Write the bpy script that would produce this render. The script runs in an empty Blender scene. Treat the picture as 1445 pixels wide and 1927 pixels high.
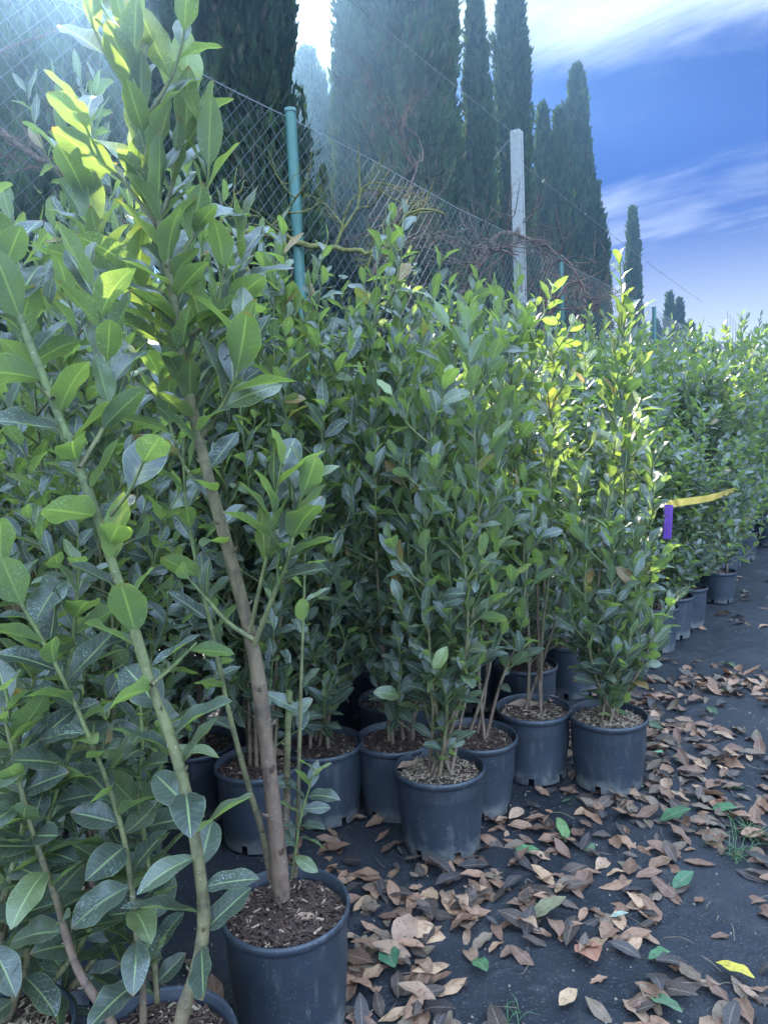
import bpy, math, random
import numpy as np
from mathutils import Vector, Matrix
R = math.radians
scene = bpy.context.scene
col = scene.collection
rng = np.random.default_rng(7)
random.seed(7)

# ------------------------------------------------------------------ camera
CAM_H, PITCH, ROLL, FPX = 1.3, 6.5, -2.0, 1392.0
cam_d = bpy.data.cameras.new('camera')
cam_d.sensor_fit = 'VERTICAL'; cam_d.sensor_height = 36; cam_d.lens = 26
cam_d.clip_start = 0.05; cam_d.clip_end = 2000
cam = bpy.data.objects.new('camera', cam_d); col.objects.link(cam)
ROT = Matrix.Rotation(R(90 - PITCH), 3, 'X') @ Matrix.Rotation(R(ROLL), 3, 'Z')
cam.matrix_world = Matrix.Translation((0, 0, CAM_H)) @ ROT.to_4x4()
scene.camera = cam
RM = np.array(ROT)

# ------------------------------------------------------------------ sun and sky
SUN_AZ, SUN_EL = -17.0, 34.5           # degrees from +Y (towards -X), above the horizon
sdir = Vector((math.sin(R(SUN_AZ)) * math.cos(R(SUN_EL)), math.cos(R(SUN_AZ)) * math.cos(R(SUN_EL)), math.sin(R(SUN_EL))))
sun_d = bpy.data.lights.new('sun', 'SUN'); sun_d.energy = 5.0; sun_d.angle = R(0.5); sun_d.color = (1.0, 0.93, 0.82)
sun = bpy.data.objects.new('sun', sun_d); col.objects.link(sun)
sun.rotation_euler = sdir.to_track_quat('Z', 'Y').to_euler(); sun.location = (0, 0, 15)

world = bpy.data.worlds.new('World'); scene.world = world; world.use_nodes = True
nt = world.node_tree; N = nt.nodes; Lk = nt.links; N.clear()
def wn(t, **k):
    n = N.new(t)
    for a, b in k.items(): setattr(n, a, b)
    return n
def wmath(op, a, b=None, c=None):
    n = wn('ShaderNodeMath', operation=op)
    for i, v in enumerate((a, b, c)):
        if v is None: continue
        if isinstance(v, (int, float)): n.inputs[i].default_value = v
        else: Lk.new(v, n.inputs[i])
    return n.outputs[0]
def wsmooth(v, a, b):
    n = wn('ShaderNodeMapRange', interpolation_type='SMOOTHSTEP'); Lk.new(v, n.inputs[0])
    n.inputs[1].default_value = a; n.inputs[2].default_value = b
    return n.outputs[0]
# cirrus over deep blue; overhead and behind, unseen bright cloud added as fill light
sky = wn('ShaderNodeTexSky', sky_type='NISHITA', sun_disc=False, sun_elevation=R(SUN_EL), sun_rotation=R(SUN_AZ),
         air_density=1.0, dust_density=0.35, ozone_density=3.0)
hsv = wn('ShaderNodeHueSaturation'); hsv.inputs['Saturation'].default_value = 1.35
Lk.new(sky.outputs[0], hsv.inputs['Color'])
tc = wn('ShaderNodeTexCoord'); sep = wn('ShaderNodeSeparateXYZ'); Lk.new(tc.outputs['Generated'], sep.inputs[0])
X, Y, Z = sep.outputs
zz = wmath('ADD', Z, 0.30)
cx = wmath('DIVIDE', X, zz); cy = wmath('DIVIDE', Y, zz)      # cloud layer seen on a high flat sheet
cmb = wn('ShaderNodeCombineXYZ'); Lk.new(cx, cmb.inputs[0]); Lk.new(cy, cmb.inputs[1])
def cnoise(sx, sy, rot, scale, det, rough, off):
    m0 = wn('ShaderNodeMapping'); Lk.new(cmb.outputs[0], m0.inputs[0]); m0.inputs['Rotation'].default_value = (0, 0, R(rot))
    m = wn('ShaderNodeMapping'); Lk.new(m0.outputs[0], m.inputs[0])
    m.inputs['Scale'].default_value = (sx, sy, 1); m.inputs['Location'].default_value = off
    n = wn('ShaderNodeTexNoise'); Lk.new(m.outputs[0], n.inputs['Vector'])
    n.inputs['Scale'].default_value = scale; n.inputs['Detail'].default_value = det; n.inputs['Roughness'].default_value = rough
    n.inputs['Distortion'].default_value = 0.5
    return n.outputs[0]
soft = cnoise(1, 1.6, 40, 1.9, 8, 0.55, (3.1, 1.7, 0))
wisp = cnoise(0.7, 3.4, 40, 1.9, 12, 0.66, (0.4, 5.2, 0))
high = wmath('ADD', wmath('MULTIPLY', wsmooth(Z, 0.37, 0.45), 1.5), wmath('MULTIPLY', wsmooth(Z, 0.47, 0.65), 1.0))  # second term: extra cloud above the frame, added to fill from overhead
low = wmath('MULTIPLY', wsmooth(Z, 0.33, 0.24), 0.62)
band = wmath('MAXIMUM', high, low)
amt = wmath('ADD', wmath('MULTIPLY', soft, 0.55), wmath('MULTIPLY', wisp, 0.55))
amt = wmath('ADD', amt, wmath('MULTIPLY', band, 0.22))
amt = wmath('ADD', amt, wmath('MULTIPLY', wsmooth(Y, 0.2, -0.5), 0.30))      # unseen cloud behind the camera, added for fill light
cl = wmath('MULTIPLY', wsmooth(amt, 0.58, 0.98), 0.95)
hor = wmath('MULTIPLY', wsmooth(Z, 0.27, 0.04), 0.80)
cl = wmath('MAXIMUM', cl, hor)
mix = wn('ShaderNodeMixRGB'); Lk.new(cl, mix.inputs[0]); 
deep = wn('ShaderNodeMixRGB', blend_type='MULTIPLY'); deep.inputs[0].default_value = 1; deep.inputs[2].default_value = (0.004, 0.039, 0.142, 1)
Lk.new(hsv.outputs[0], deep.inputs[1]); Lk.new(deep.outputs[0], mix.inputs[1])
cb_ = wn('ShaderNodeMixRGB'); cb_.inputs[1].default_value = (2.3, 2.6, 2.85, 1); cb_.inputs[2].default_value = (7.4, 10.6, 15.5, 1)  # visible cloud tone, then a brighter bluish one for the added fill cloud
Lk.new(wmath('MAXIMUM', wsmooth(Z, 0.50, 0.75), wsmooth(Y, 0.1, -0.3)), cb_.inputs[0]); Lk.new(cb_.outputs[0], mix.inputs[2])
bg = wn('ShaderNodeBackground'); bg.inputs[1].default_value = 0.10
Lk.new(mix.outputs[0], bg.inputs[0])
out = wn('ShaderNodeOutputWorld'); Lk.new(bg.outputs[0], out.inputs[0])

scene.view_settings.view_transform = 'Standard'; scene.view_settings.look = 'None'
scene.view_settings.exposure = 2.3; scene.view_settings.gamma = 1.0
scene.render.engine = 'CYCLES'
cy_ = scene.cycles
cy_.use_denoising = True; cy_.max_bounces = 6; cy_.diffuse_bounces = 3; cy_.glossy_bounces = 2; cy_.transmission_bounces = 4
cy_.volume_bounces = 0; cy_.transparent_max_bounces = 8; cy_.caustics_reflective = False; cy_.caustics_refractive = False
cy_.sample_clamp_indirect = 6

# ------------------------------------------------------------------ helpers
def ray(px, py):
    return RM @ np.array([(px - 722.5) / FPX, -(py - 963.5) / FPX, -1.0])
CP = np.array([0, 0, CAM_H])
def gp(px, py, z=0.0):
    d = ray(px, py); return CP + d * ((z - CAM_H) / d[2])
def at(px, py, y):
    d = ray(px, py); return CP + d * (y / d[1])
def nrm(a):
    a = np.asarray(a, float); return a / np.maximum(np.linalg.norm(a, axis=-1, keepdims=True), 1e-9)

class MB:                                   # mesh collector (numpy): verts, quads/tris, tint, uv
    def __init__(s): s.v = []; s.f = []; s.c = []; s.uv = []; s.n = 0; s.m = []
    def add(s, v, f, c, uv=None, mi=0):
        v = np.asarray(v, float).reshape(-1, 3)
        if np.ndim(c) == 1: c = np.tile(c, (len(v), 1))
        s.v.append(v); s.c.append(np.asarray(c, float)[:, :3]); s.uv.append(np.zeros((len(v), 2)) if uv is None else np.asarray(uv, float))
        for ff in (f if isinstance(f, list) else [f]):
            ff = np.asarray(ff); s.f.append(ff + s.n); s.m.append((len(ff), mi))
        s.n += len(v)
    def mesh(s, name, mats, smooth=True):
        me = bpy.data.meshes.new(name)
        v = np.concatenate(s.v); c = np.concatenate(s.c); uv = np.concatenate(s.uv)
        loops = np.concatenate([f.reshape(-1) for f in s.f]).astype(np.int32)
        tot = np.concatenate([np.full(len(f), f.shape[1]) for f in s.f]).astype(np.int32)
        start = np.concatenate([[0], np.cumsum(tot)[:-1]]).astype(np.int32)
        me.vertices.add(len(v)); me.vertices.foreach_set('co', v.astype(np.float32).ravel())
        me.loops.add(len(loops)); me.loops.foreach_set('vertex_index', loops)
        me.polygons.add(len(tot)); me.polygons.foreach_set('loop_start', start); me.polygons.foreach_set('loop_total', tot)
        me.update(calc_edges=True)
        me.polygons.foreach_set('use_smooth', np.full(len(tot), smooth))
        mi = np.concatenate([np.full(n, i) for n, i in s.m]).astype(np.int32)
        me.polygons.foreach_set('material_index', mi)
        ca = me.color_attributes.new('tint', 'FLOAT_COLOR', 'POINT')
        ca.data.foreach_set('color', np.concatenate([c, np.ones((len(c), 1))], 1).astype(np.float32).ravel())
        ul = me.uv_layers.new(name='UVMap'); ul.data.foreach_set('uv', uv[loops].astype(np.float32).ravel())
        for m in (mats if isinstance(mats, list) else [mats]): me.materials.append(m)
        me.update()
        return me
def link(name, data, parent=None, loc=None):
    o = bpy.data.objects.new(name, data); col.objects.link(o)
    if parent is not None: o.parent = parent
    if loc is not None: o.location = loc
    return o
def tag(o, label=None, cat=None, group=None, kind=None):
    if label: o['label'] = label
    if cat: o['category'] = cat
    if group: o['group'] = group
    if kind: o['kind'] = kind
    return o

def spline(pts, n):
    p = np.asarray(pts, float); k = len(p)
    if k == 2: t = np.linspace(0, 1, n)[:, None]; return p[0] * (1 - t) + p[1] * t
    q = np.vstack([2 * p[0] - p[1], p, 2 * p[-1] - p[-2]])
    t = np.linspace(0, k - 1 - 1e-6, n); i = t.astype(int); f = (t - i)[:, None]
    a, b, c, d = q[i], q[i + 1], q[i + 2], q[i + 3]
    return 0.5 * ((2 * b) + (-a + c) * f + (2 * a - 5 * b + 4 * c - d) * f ** 2 + (-a + 3 * b - 3 * c + d) * f ** 3)
def frames(p):
    t = nrm(np.gradient(p, axis=0)); ref = np.array([0.31, 0.87, 0.12]); ref = ref / np.linalg.norm(ref)
    if abs(np.dot(nrm(p[-1] - p[0]), ref)) > 0.85: ref = np.array([0.9, -0.2, 0.3])
    a = nrm(np.cross(t, ref)); b = np.cross(t, a)
    return t, a, b
def tube(mb, p, r, c, sides=6, rough=0.0, mi=0):
    p = np.asarray(p, float); n = len(p); r = np.broadcast_to(r, (n,)).astype(float)
    t, a, b = frames(p); th = np.arange(sides) / sides * 2 * math.pi
    rr = r[:, None] * (1 + rough * rng.normal(size=(n, sides)))
    v = p[:, None, :] + rr[..., None] * (np.cos(th)[None, :, None] * a[:, None, :] + np.sin(th)[None, :, None] * b[:, None, :])
    i = np.arange(n - 1)[:, None] * sides; j = np.arange(sides)[None, :]; j2 = (j + 1) % sides
    f = np.stack([i + j, i + j2, i + sides + j2, i + sides + j], -1).reshape(-1, 4)
    if np.ndim(c) == 2: cc = np.repeat(c, sides, 0)
    else: cc = np.tile(c, (n * sides, 1))
    uv = np.stack([np.tile(th / 6.28, n), np.repeat(np.linspace(0, 1, n), sides)], 1)
    mb.add(v.reshape(-1, 3), f, cc, uv, mi)

# ------------------------------------------------------------------ materials
def mat(name):
    m = bpy.data.materials.new(name); m.use_nodes = True
    m.node_tree.nodes.clear(); return m, m.node_tree
class G:                                    # tiny node graph helper
    def __init__(s, name): s.m, s.t = mat(name)
    def n(s, t, ins=None, **k):
        n = s.t.nodes.new(t)
        for a, b in k.items(): setattr(n, a, b)
        for i, v in (ins or {}).items(): s.put(n.inputs[i], v)
        return n
    def put(s, sock, v):
        if isinstance(v, bpy.types.NodeSocket): s.t.links.new(v, sock)
        elif isinstance(v, (tuple, list)) and len(v) == 3 and sock.type == 'RGBA': sock.default_value = (*v, 1)
        else: sock.default_value = v
    def math(s, op, a, b=0.0, c=0.0): return s.n('ShaderNodeMath', {0: a, 1: b, 2: c}, operation=op).outputs[0]
    def noise(s, vec, scale, det=3, rough=0.5): return s.n('ShaderNodeTexNoise', {'Vector': vec, 'Scale': scale, 'Detail': det, 'Roughness': rough}).outputs[0]
    def step(s, v, a, b): return s.n('ShaderNodeMapRange', {0: v, 1: a, 2: b}, interpolation_type='SMOOTHSTEP').outputs[0]
    def mix(s, f, a, b, mode='MIX'): return s.n('ShaderNodeMixRGB', {0: f, 1: a, 2: b}, blend_type=mode).outputs[0]
    def bump(s, h, st, dist=0.01): return s.n('ShaderNodeBump', {'Height': h, 'Strength': st, 'Distance': dist}).outputs[0]
    def out(s, sh): s.t.links.new(sh, s.n('ShaderNodeOutputMaterial').inputs[0]); return s.m
    def pbr(s, **k):
        n = s.n('ShaderNodeBsdfPrincipled')
        for a, v in k.items(): s.put(n.inputs[a.replace('_', ' ')], v)
        return n.outputs[0]

def leaf_material(name, dry=False):
    g = G(name)
    tint = g.n('ShaderNodeAttribute', attribute_name='tint').outputs['Color']
    uv = g.n('ShaderNodeSeparateXYZ', {0: g.n('ShaderNodeUVMap', uv_map='UVMap').outputs[0]})
    u, v = uv.outputs[0], uv.outputs[1]
    av = g.math('ABSOLUTE', v)
    obj = g.n('ShaderNodeTexCoord').outputs['Object']
    rib = g.step(av, 0.10, 0.03)
    ch = g.math('SINE', g.math('MULTIPLY', g.math('SUBTRACT', u, g.math('MULTIPLY', av, 0.16)), 55.0))
    vein = g.math('MULTIPLY', g.step(ch, 0.75, 1.0), 0.14 if not dry else 0.2)
    edge = g.math('MULTIPLY', g.step(av, 0.90, 1.0), 0.35 if not dry else 0.0)
    light = g.math('MAXIMUM', g.math('MAXIMUM', g.math('MULTIPLY', rib, 0.75), vein), edge)
    mott = g.noise(obj, 38.0, 4, 0.6)
    c = g.mix(g.math('MULTIPLY', g.step(mott, 0.35, 0.75), 0.5), tint, g.mix(1.0, tint, (0.55, 0.62, 0.55) if not dry else (0.5, 0.42, 0.4), 'MULTIPLY'))
    if not dry:
        c = g.mix(light, c, (0.24, 0.30, 0.13))
        spots = g.math('MULTIPLY', g.step(g.noise(obj, 260.0, 3, 0.7), 0.54, 0.66), g.step(g.noise(obj, 9.0, 2, 0.5), 0.47, 0.64))
        c = g.mix(g.math('MULTIPLY', spots, 0.55), c, (0.42, 0.48, 0.46))
        back = g.n('ShaderNodeNewGeometry').outputs['Backfacing']
        c = g.mix(g.math('MULTIPLY', back, 0.45), c, (0.14, 0.19, 0.09))
        tip = g.math('MULTIPLY', g.step(g.math('ADD', u, g.math('MULTIPLY', mott, 0.12)), 0.97, 1.03), g.step(g.noise(obj, 14.0, 1, 0.5), 0.5, 0.56))
        c = g.mix(g.math('MULTIPLY', tip, 0.8), c, (0.16, 0.09, 0.045))
        rgh = g.math('ADD', 0.33, g.math('MULTIPLY', spots, 0.3))
    else:
        c = g.mix(g.math('MULTIPLY', light, 0.55), c, (0.34, 0.24, 0.17))
        c = g.mix(g.math('MULTIPLY', g.step(g.noise(obj, 90.0, 4, 0.7), 0.56, 0.66), 0.6), c, (0.05, 0.035, 0.03))
        rgh = 0.62
    h = g.math('SUBTRACT', g.math('MULTIPLY', mott, 0.5), g.math('ADD', g.math('MULTIPLY', rib, 0.8), vein))
    nb = g.bump(h, 0.35, 0.002)
    p = g.pbr(Base_Color=c, Roughness=rgh, Normal=nb, Specular_IOR_Level=0.6 if not dry else 0.25)
    tcol = g.mix(1.0, c, (3.2, 3.4, 0.95), 'MULTIPLY') if not dry else g.mix(1.0, c, (1.6, 1.1, 0.7), 'MULTIPLY')
    tr = g.n('ShaderNodeBsdfTranslucent', {'Color': tcol}).outputs[0]
    sh = g.n('ShaderNodeMixShader', {0: 0.33 if not dry else 0.15, 1: p, 2: tr}).outputs[0]
    return g.out(sh)
M_leaf = leaf_material('laurel_leaf')
M_dry = leaf_material('dry_leaf', True)

def bark_material(name):
    g = G(name); tint = g.n('ShaderNodeAttribute', attribute_name='tint').outputs['Color']
    obj = g.n('ShaderNodeTexCoord').outputs['Object']
    mp = g.n('ShaderNodeMapping', {0: obj, 'Scale': (1, 1, 0.35)}).outputs[0]
    a = g.noise(mp, 60.0, 5, 0.65); b = g.noise(obj, 220.0, 2, 0.5)
    c = g.mix(g.step(a, 0.35, 0.7), tint, g.mix(1.0, tint, (0.5, 0.48, 0.5), 'MULTIPLY'))
    c = g.mix(g.math('MULTIPLY', g.step(b, 0.66, 0.74), 0.6), c, (0.4, 0.38, 0.32))
    return g.out(g.pbr(Base_Color=c, Roughness=0.65, Normal=g.bump(a, 0.5, 0.004)))
M_bark = bark_material('stem_bark')

def needle_material():
    g = G('cypress_foliage'); tint = g.n('ShaderNodeAttribute', attribute_name='tint').outputs['Color']
    p = g.pbr(Base_Color=tint, Roughness=0.75, Specular_IOR_Level=0.2)
    tr = g.n('ShaderNodeBsdfTranslucent', {'Color': g.mix(1.0, tint, (2.0, 2.2, 0.9), 'MULTIPLY')}).outputs[0]
    return g.out(g.n('ShaderNodeMixShader', {0: 0.25, 1: p, 2: tr}).outputs[0])
M_needle = needle_material()

def pot_material():
    g = G('black_plastic'); obj = g.n('ShaderNodeTexCoord').outputs['Object']
    z = g.n('ShaderNodeSeparateXYZ', {0: obj}).outputs[2]
    info = g.n('ShaderNodeObjectInfo').outputs['Random']
    off = g.n('ShaderNodeCombineXYZ', {0: g.math('MULTIPLY', info, 9.0), 1: info, 2: 0.0}).outputs[0]
    vec = g.n('ShaderNodeVectorMath', {0: obj, 1: off}, operation='ADD').outputs[0]
    n1 = g.noise(vec, 14.0, 6, 0.7); n2 = g.noise(g.n('ShaderNodeMapping', {0: vec, 'Scale': (1, 1, 0.2)}).outputs[0], 40.0, 4, 0.6)
    n3 = g.noise(vec, 320.0, 1, 0.5)
    base = g.mix(info, (0.014, 0.018, 0.025), (0.028, 0.033, 0.042))
    c = g.mix(g.math('MULTIPLY', g.step(n1, 0.5, 0.8), 0.4), base, (0.06, 0.062, 0.066))
    c = g.mix(g.math('MULTIPLY', g.step(n2, 0.54, 0.72), 0.4), c, (0.09, 0.09, 0.09))
    scr = g.n('ShaderNodeMapping', {0: vec, 'Rotation': (0.3, 0.5, 0.2), 'Scale': (1.2, 1.2, 9.0)}).outputs[0]
    c = g.mix(g.math('MULTIPLY', g.step(g.noise(scr, 34.0, 2, 0.5), 0.70, 0.76), 0.5), c, (0.15, 0.155, 0.16))
    splash = g.math('MULTIPLY', g.step(g.math('ADD', z, g.math('MULTIPLY', n1, -0.06)), -0.095, -0.14), g.step(n1, 0.35, 0.6))
    c = g.mix(g.math('MULTIPLY', splash, 0.6), c, (0.16, 0.15, 0.13))
    c = g.mix(g.math('MULTIPLY', g.step(n3, 0.72, 0.76), 0.7), c, (0.3, 0.3, 0.28))
    return g.out(g.pbr(Base_Color=c, Roughness=g.math('ADD', 0.38, g.math('MULTIPLY', n1, 0.25)), Normal=g.bump(g.math('ADD', n1, n2), 0.12, 0.004)))
M_pot = pot_material()

def tint_material(name, rough=0.85, scale=80.0, spec=0.3, dark=0.5):
    g = G(name); tint = g.n('ShaderNodeAttribute', attribute_name='tint').outputs['Color']
    obj = g.n('ShaderNodeTexCoord').outputs['Object']; a = g.noise(obj, scale, 5, 0.65)
    c = g.mix(g.step(a, 0.35, 0.7), tint, g.mix(1.0, tint, (dark, dark, dark), 'MULTIPLY'))
    return g.out(g.pbr(Base_Color=c, Roughness=rough, Normal=g.bump(a, 0.5, 0.004), Specular_IOR_Level=spec))
M_soil = tint_material('bark_mulch_soil', 0.9, 90.0)
M_conc = tint_material('cast_concrete', 0.85, 40.0, 0.3, 0.75)
M_paint = tint_material('painted_metal', 0.45, 25.0, 0.5, 0.8)
M_wire = tint_material('galvanised_wire', 0.8, 25.0, 0.15, 0.8)
M_plas = tint_material('thin_plastic', 0.4, 30.0, 0.5, 0.85)
M_moss = tint_material('mossy_bark', 0.95, 55.0, 0.1, 0.4)

def ground_material():
    g = G('woven_weed_mat'); obj = g.n('ShaderNodeTexCoord').outputs['Object']
    w1 = g.n('ShaderNodeTexWave', {'Vector': g.n('ShaderNodeMapping', {0: obj, 'Rotation': (0, 0, R(31))}).outputs[0], 'Scale': 95.0}, bands_direction='X').outputs['Fac']
    w2 = g.n('ShaderNodeTexWave', {'Vector': g.n('ShaderNodeMapping', {0: obj, 'Rotation': (0, 0, R(31))}).outputs[0], 'Scale': 95.0}, bands_direction='Y').outputs['Fac']
    weave = g.math('MULTIPLY', w1, w2)
    big = g.noise(obj, 1.6, 6, 0.65); mid = g.noise(obj, 11.0, 6, 0.7); fine = g.noise(obj, 160.0, 3, 0.6)
    c = g.mix(g.step(big, 0.35, 0.7), (0.008, 0.010, 0.014), (0.026, 0.027, 0.031))
    c = g.mix(g.math('MULTIPLY', g.step(mid, 0.5, 0.72), 0.6), c, (0.050, 0.045, 0.043))
    c = g.mix(g.math('MULTIPLY', g.step(fine, 0.58, 0.70), 0.7), c, (0.11, 0.10, 0.095))
    crease = g.math('ABSOLUTE', g.math('SUBTRACT', g.noise(obj, 2.6, 3, 0.5), 0.5))
    h = g.math('ADD', g.math('ADD', g.math('MULTIPLY', weave, 0.2), g.math('MULTIPLY', g.step(crease, 0.03, 0.0), 0.7)), g.math('ADD', g.math('MULTIPLY', mid, 1.3), g.math('MULTIPLY', fine, 0.8)))
    return g.out(g.pbr(Base_Color=c, Roughness=g.math('ADD', 0.5, g.math('MULTIPLY', mid, 0.3)), Normal=g.bump(h, 0.7, 0.010), Specular_IOR_Level=0.3))
M_ground = ground_material()

# ------------------------------------------------------------------ ground
gx = np.concatenate([np.linspace(-400, -14, 12), np.linspace(-12, 16, 113), np.linspace(18, 400, 12)])
gy = np.concatenate([np.linspace(-400, -6, 12), np.linspace(-4, 26, 121), np.linspace(28, 600, 14)])
GX, GY = np.meshgrid(gx, gy)
def ground_h(x, y):
    w = np.exp(-((x - 2) / 12) ** 2 - ((y - 6) / 14) ** 2)
    return w * 0.004 * (np.sin(x * 5.1 + np.sin(y * 3.3)) + np.sin(y * 4.3 + 1.3 * np.sin(x * 2.7 + 1)) + 0.6 * np.sin(x * 11 + y * 9))
GZ = ground_h(GX, GY) - 0.006
mb = MB(); ny, nx = GX.shape
i = np.arange(ny - 1)[:, None] * nx + np.arange(nx - 1)[None, :]
mb.add(np.stack([GX, GY, GZ], -1).reshape(-1, 3), np.stack([i, i + 1, i + nx + 1, i + nx], -1).reshape(-1, 4), (0.02, 0.02, 0.02))
tag(link('ground', mb.mesh('ground', M_ground)), 'black woven weed mat covering the nursery ground', kind='structure')

# ------------------------------------------------------------------ leaves
def leaf_template(ns, nv, seed, wave=0.06, fold=0.18):
    r = np.random.default_rng(seed)
    u = np.linspace(0, 1, ns + 1); v = np.linspace(-1, 1, nv + 1)
    w = np.where(u < 0.07, 0.05, 0); uu = np.clip((u - 0.05) / 0.95, 0, 1)
    w = np.maximum(w, (uu ** 0.72) * ((1 - uu) ** 0.80) * 1.75 * 0.93)
    w[-1] = 0.004
    U, V = np.meshgrid(u, v, indexing='ij'); W = w[:, None] * np.ones_like(V)
    jag = 1 + 0.035 * np.sin(U * 60 + r.uniform(0, 6)) * (np.abs(V) > 0.9)
    ph = r.uniform(0, 6, 2); k = r.uniform(2.0, 3.4)
    x = V * W * jag
    z = fold * np.abs(V) * W + wave * np.where(V > 0, np.sin(U * 6.28 * k / 1.3 + ph[0]), np.sin(U * 6.28 * k / 1.3 + ph[1])) * np.abs(V) ** 1.5 * np.sin(U * math.pi)
    i = np.arange(ns)[:, None] * (nv + 1) + np.arange(nv)[None, :]
    f = np.stack([i, i + 1, i + nv + 2, i + nv + 1], -1).reshape(-1, 4)
    return dict(x=x.ravel(), u=U.ravel(), z=z.ravel(), uv=np.stack([U.ravel(), V.ravel()], 1), f=f)
T_HI = [leaf_template(12, 6, s, 0.05) for s in range(8)]
T_MID = [leaf_template(7, 4, s + 20, 0.06) for s in range(6)]
T_LO = [leaf_template(4, 2, s + 40, 0.05) for s in range(4)]
T_DRY = [leaf_template(8, 4, s + 60, 0.035 + 0.008 * s, 0.10 + 0.02 * s) for s in range(10)]
T_DRYLO = [leaf_template(4, 2, s + 80, 0.14, 0.35) for s in range(5)]

def add_leaves(mb, P, D, Nn, L, W, bend, C, T, mi=0):
    n = len(P)
    if n == 0: return
    D = nrm(D); B = nrm(np.cross(D, Nn)); Nn = np.cross(B, D)
    ti = rng.integers(0, len(T), n)
    for k, t in enumerate(T):
        s = np.where(ti == k)[0]
        if not len(s): continue
        bk = bend[s][:, None] + 1e-4; uu = t['u'][None, :]
        yy = np.sin(bk * uu) / bk * L[s][:, None]; zz = -(1 - np.cos(bk * uu)) / bk * L[s][:, None]
        wz = t['z'][None, :] * W[s][:, None] * 1.6
        # offset along local normal of the bent blade
        cs, sn = np.cos(bk * uu), np.sin(bk * uu)
        yy = yy + wz * sn; zz = zz + wz * cs
        v = P[s][:, None, :] + (t['x'][None, :] * W[s][:, None])[..., None] * B[s][:, None, :] + yy[..., None] * D[s][:, None, :] + zz[..., None] * Nn[s][:, None, :]
        nv = v.shape[1]
        f = (t['f'][None] + (np.arange(len(s)) * nv)[:, None, None]).reshape(-1, 4)
        mb.add(v.reshape(-1, 3), f, np.repeat(C[s], nv, 0), np.tile(t['uv'], (len(s), 1)), mi)

def leaf_cols(n, age=0.0):
    a = np.array([0.044, 0.056, 0.048]); b = np.array([0.078, 0.090, 0.070]); c = np.array([0.105, 0.125, 0.055])
    t = rng.random((n, 1)); s = rng.random((n, 1))
    C = (a * (1 - t) + b * t) * (0.8 + 0.4 * s)
    y = rng.random(n) < 0.10 + age; C[y] = c * (0.9 + 0.4 * rng.random((y.sum(), 1)))
    d = rng.random(n) < 0.012; C[d] = np.array([0.22, 0.13, 0.06])
    return C

def leaves_on(mb, p, s0, s1, gap, Lm, T, alpha=(28, 62), young=0.0, az0=None, wr=0.365):
    """alternate leaves along polyline p between arc fractions s0..s1"""
    seg = np.linalg.norm(np.diff(p, axis=0), axis=1); cum = np.concatenate([[0], np.cumsum(seg)]); tot = cum[-1]
    n = max(1, int(tot * (s1 - s0) / gap)); q = (s0 + (s1 - s0) * (np.arange(n) + rng.uniform(-.3, .3, n) + 0.5) / n) * tot
    P = np.stack([np.interp(q, cum, p[:, k]) for k in range(3)], 1)
    tt, aa, bb = frames(p); ti = np.stack([np.interp(q, cum, tt[:, k]) for k in range(3)], 1); ti = nrm(ti)
    ai = nrm(np.cross(ti, nrm(np.array([0.3, 0.9, 0.1])))); bi = np.cross(ti, ai)
    az = (az0 if az0 is not None else rng.uniform(0, 6.28)) + np.arange(n) * 2.4 + rng.normal(0, 0.35, n)
    rad = np.cos(az)[:, None] * ai + np.sin(az)[:, None] * bi
    al = np.radians(rng.uniform(*alpha, n)); fr = q / tot
    al = al * (1.15 - 0.45 * np.clip((fr - s0) / max(s1 - s0, .01), 0, 1))
    D = np.cos(al)[:, None] * ti + np.sin(al)[:, None] * rad
    Nn = np.sin(al)[:, None] * ti - np.cos(al)[:, None] * rad
    tw = rng.normal(0, 0.45, n)[:, None]; Nn = Nn + tw * np.cross(D, Nn)
    L = Lm * rng.uniform(0.72, 1.18, n) * (1 - 0.35 * np.clip((fr - 0.88) / 0.12, 0, 1))
    W = L * wr * rng.uniform(0.85, 1.2, n); bend = rng.normal(0.30, 0.30, n)
    C = leaf_cols(n)
    if young: 
        m = (rng.random(n) < young) | (fr > 0.93); C[m] = C[m] * np.array([1.5, 1.45, 1.2])
    add_leaves(mb, P, D, Nn, L, W, bend, C, T)

GREEN_STEM = np.array([0.13, 0.16, 0.045]); BROWN_STEM = np.array([0.145, 0.088, 0.055]); GREY_STEM = np.array([0.11, 0.085, 0.06])
def stem_cols(n, mixv): 
    t = np.linspace(0, 1, n)[:, None]; t = np.clip(t * 1.2 + mixv, 0, 1)
    return BROWN_STEM * (1 - t) + GREEN_STEM * t

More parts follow.
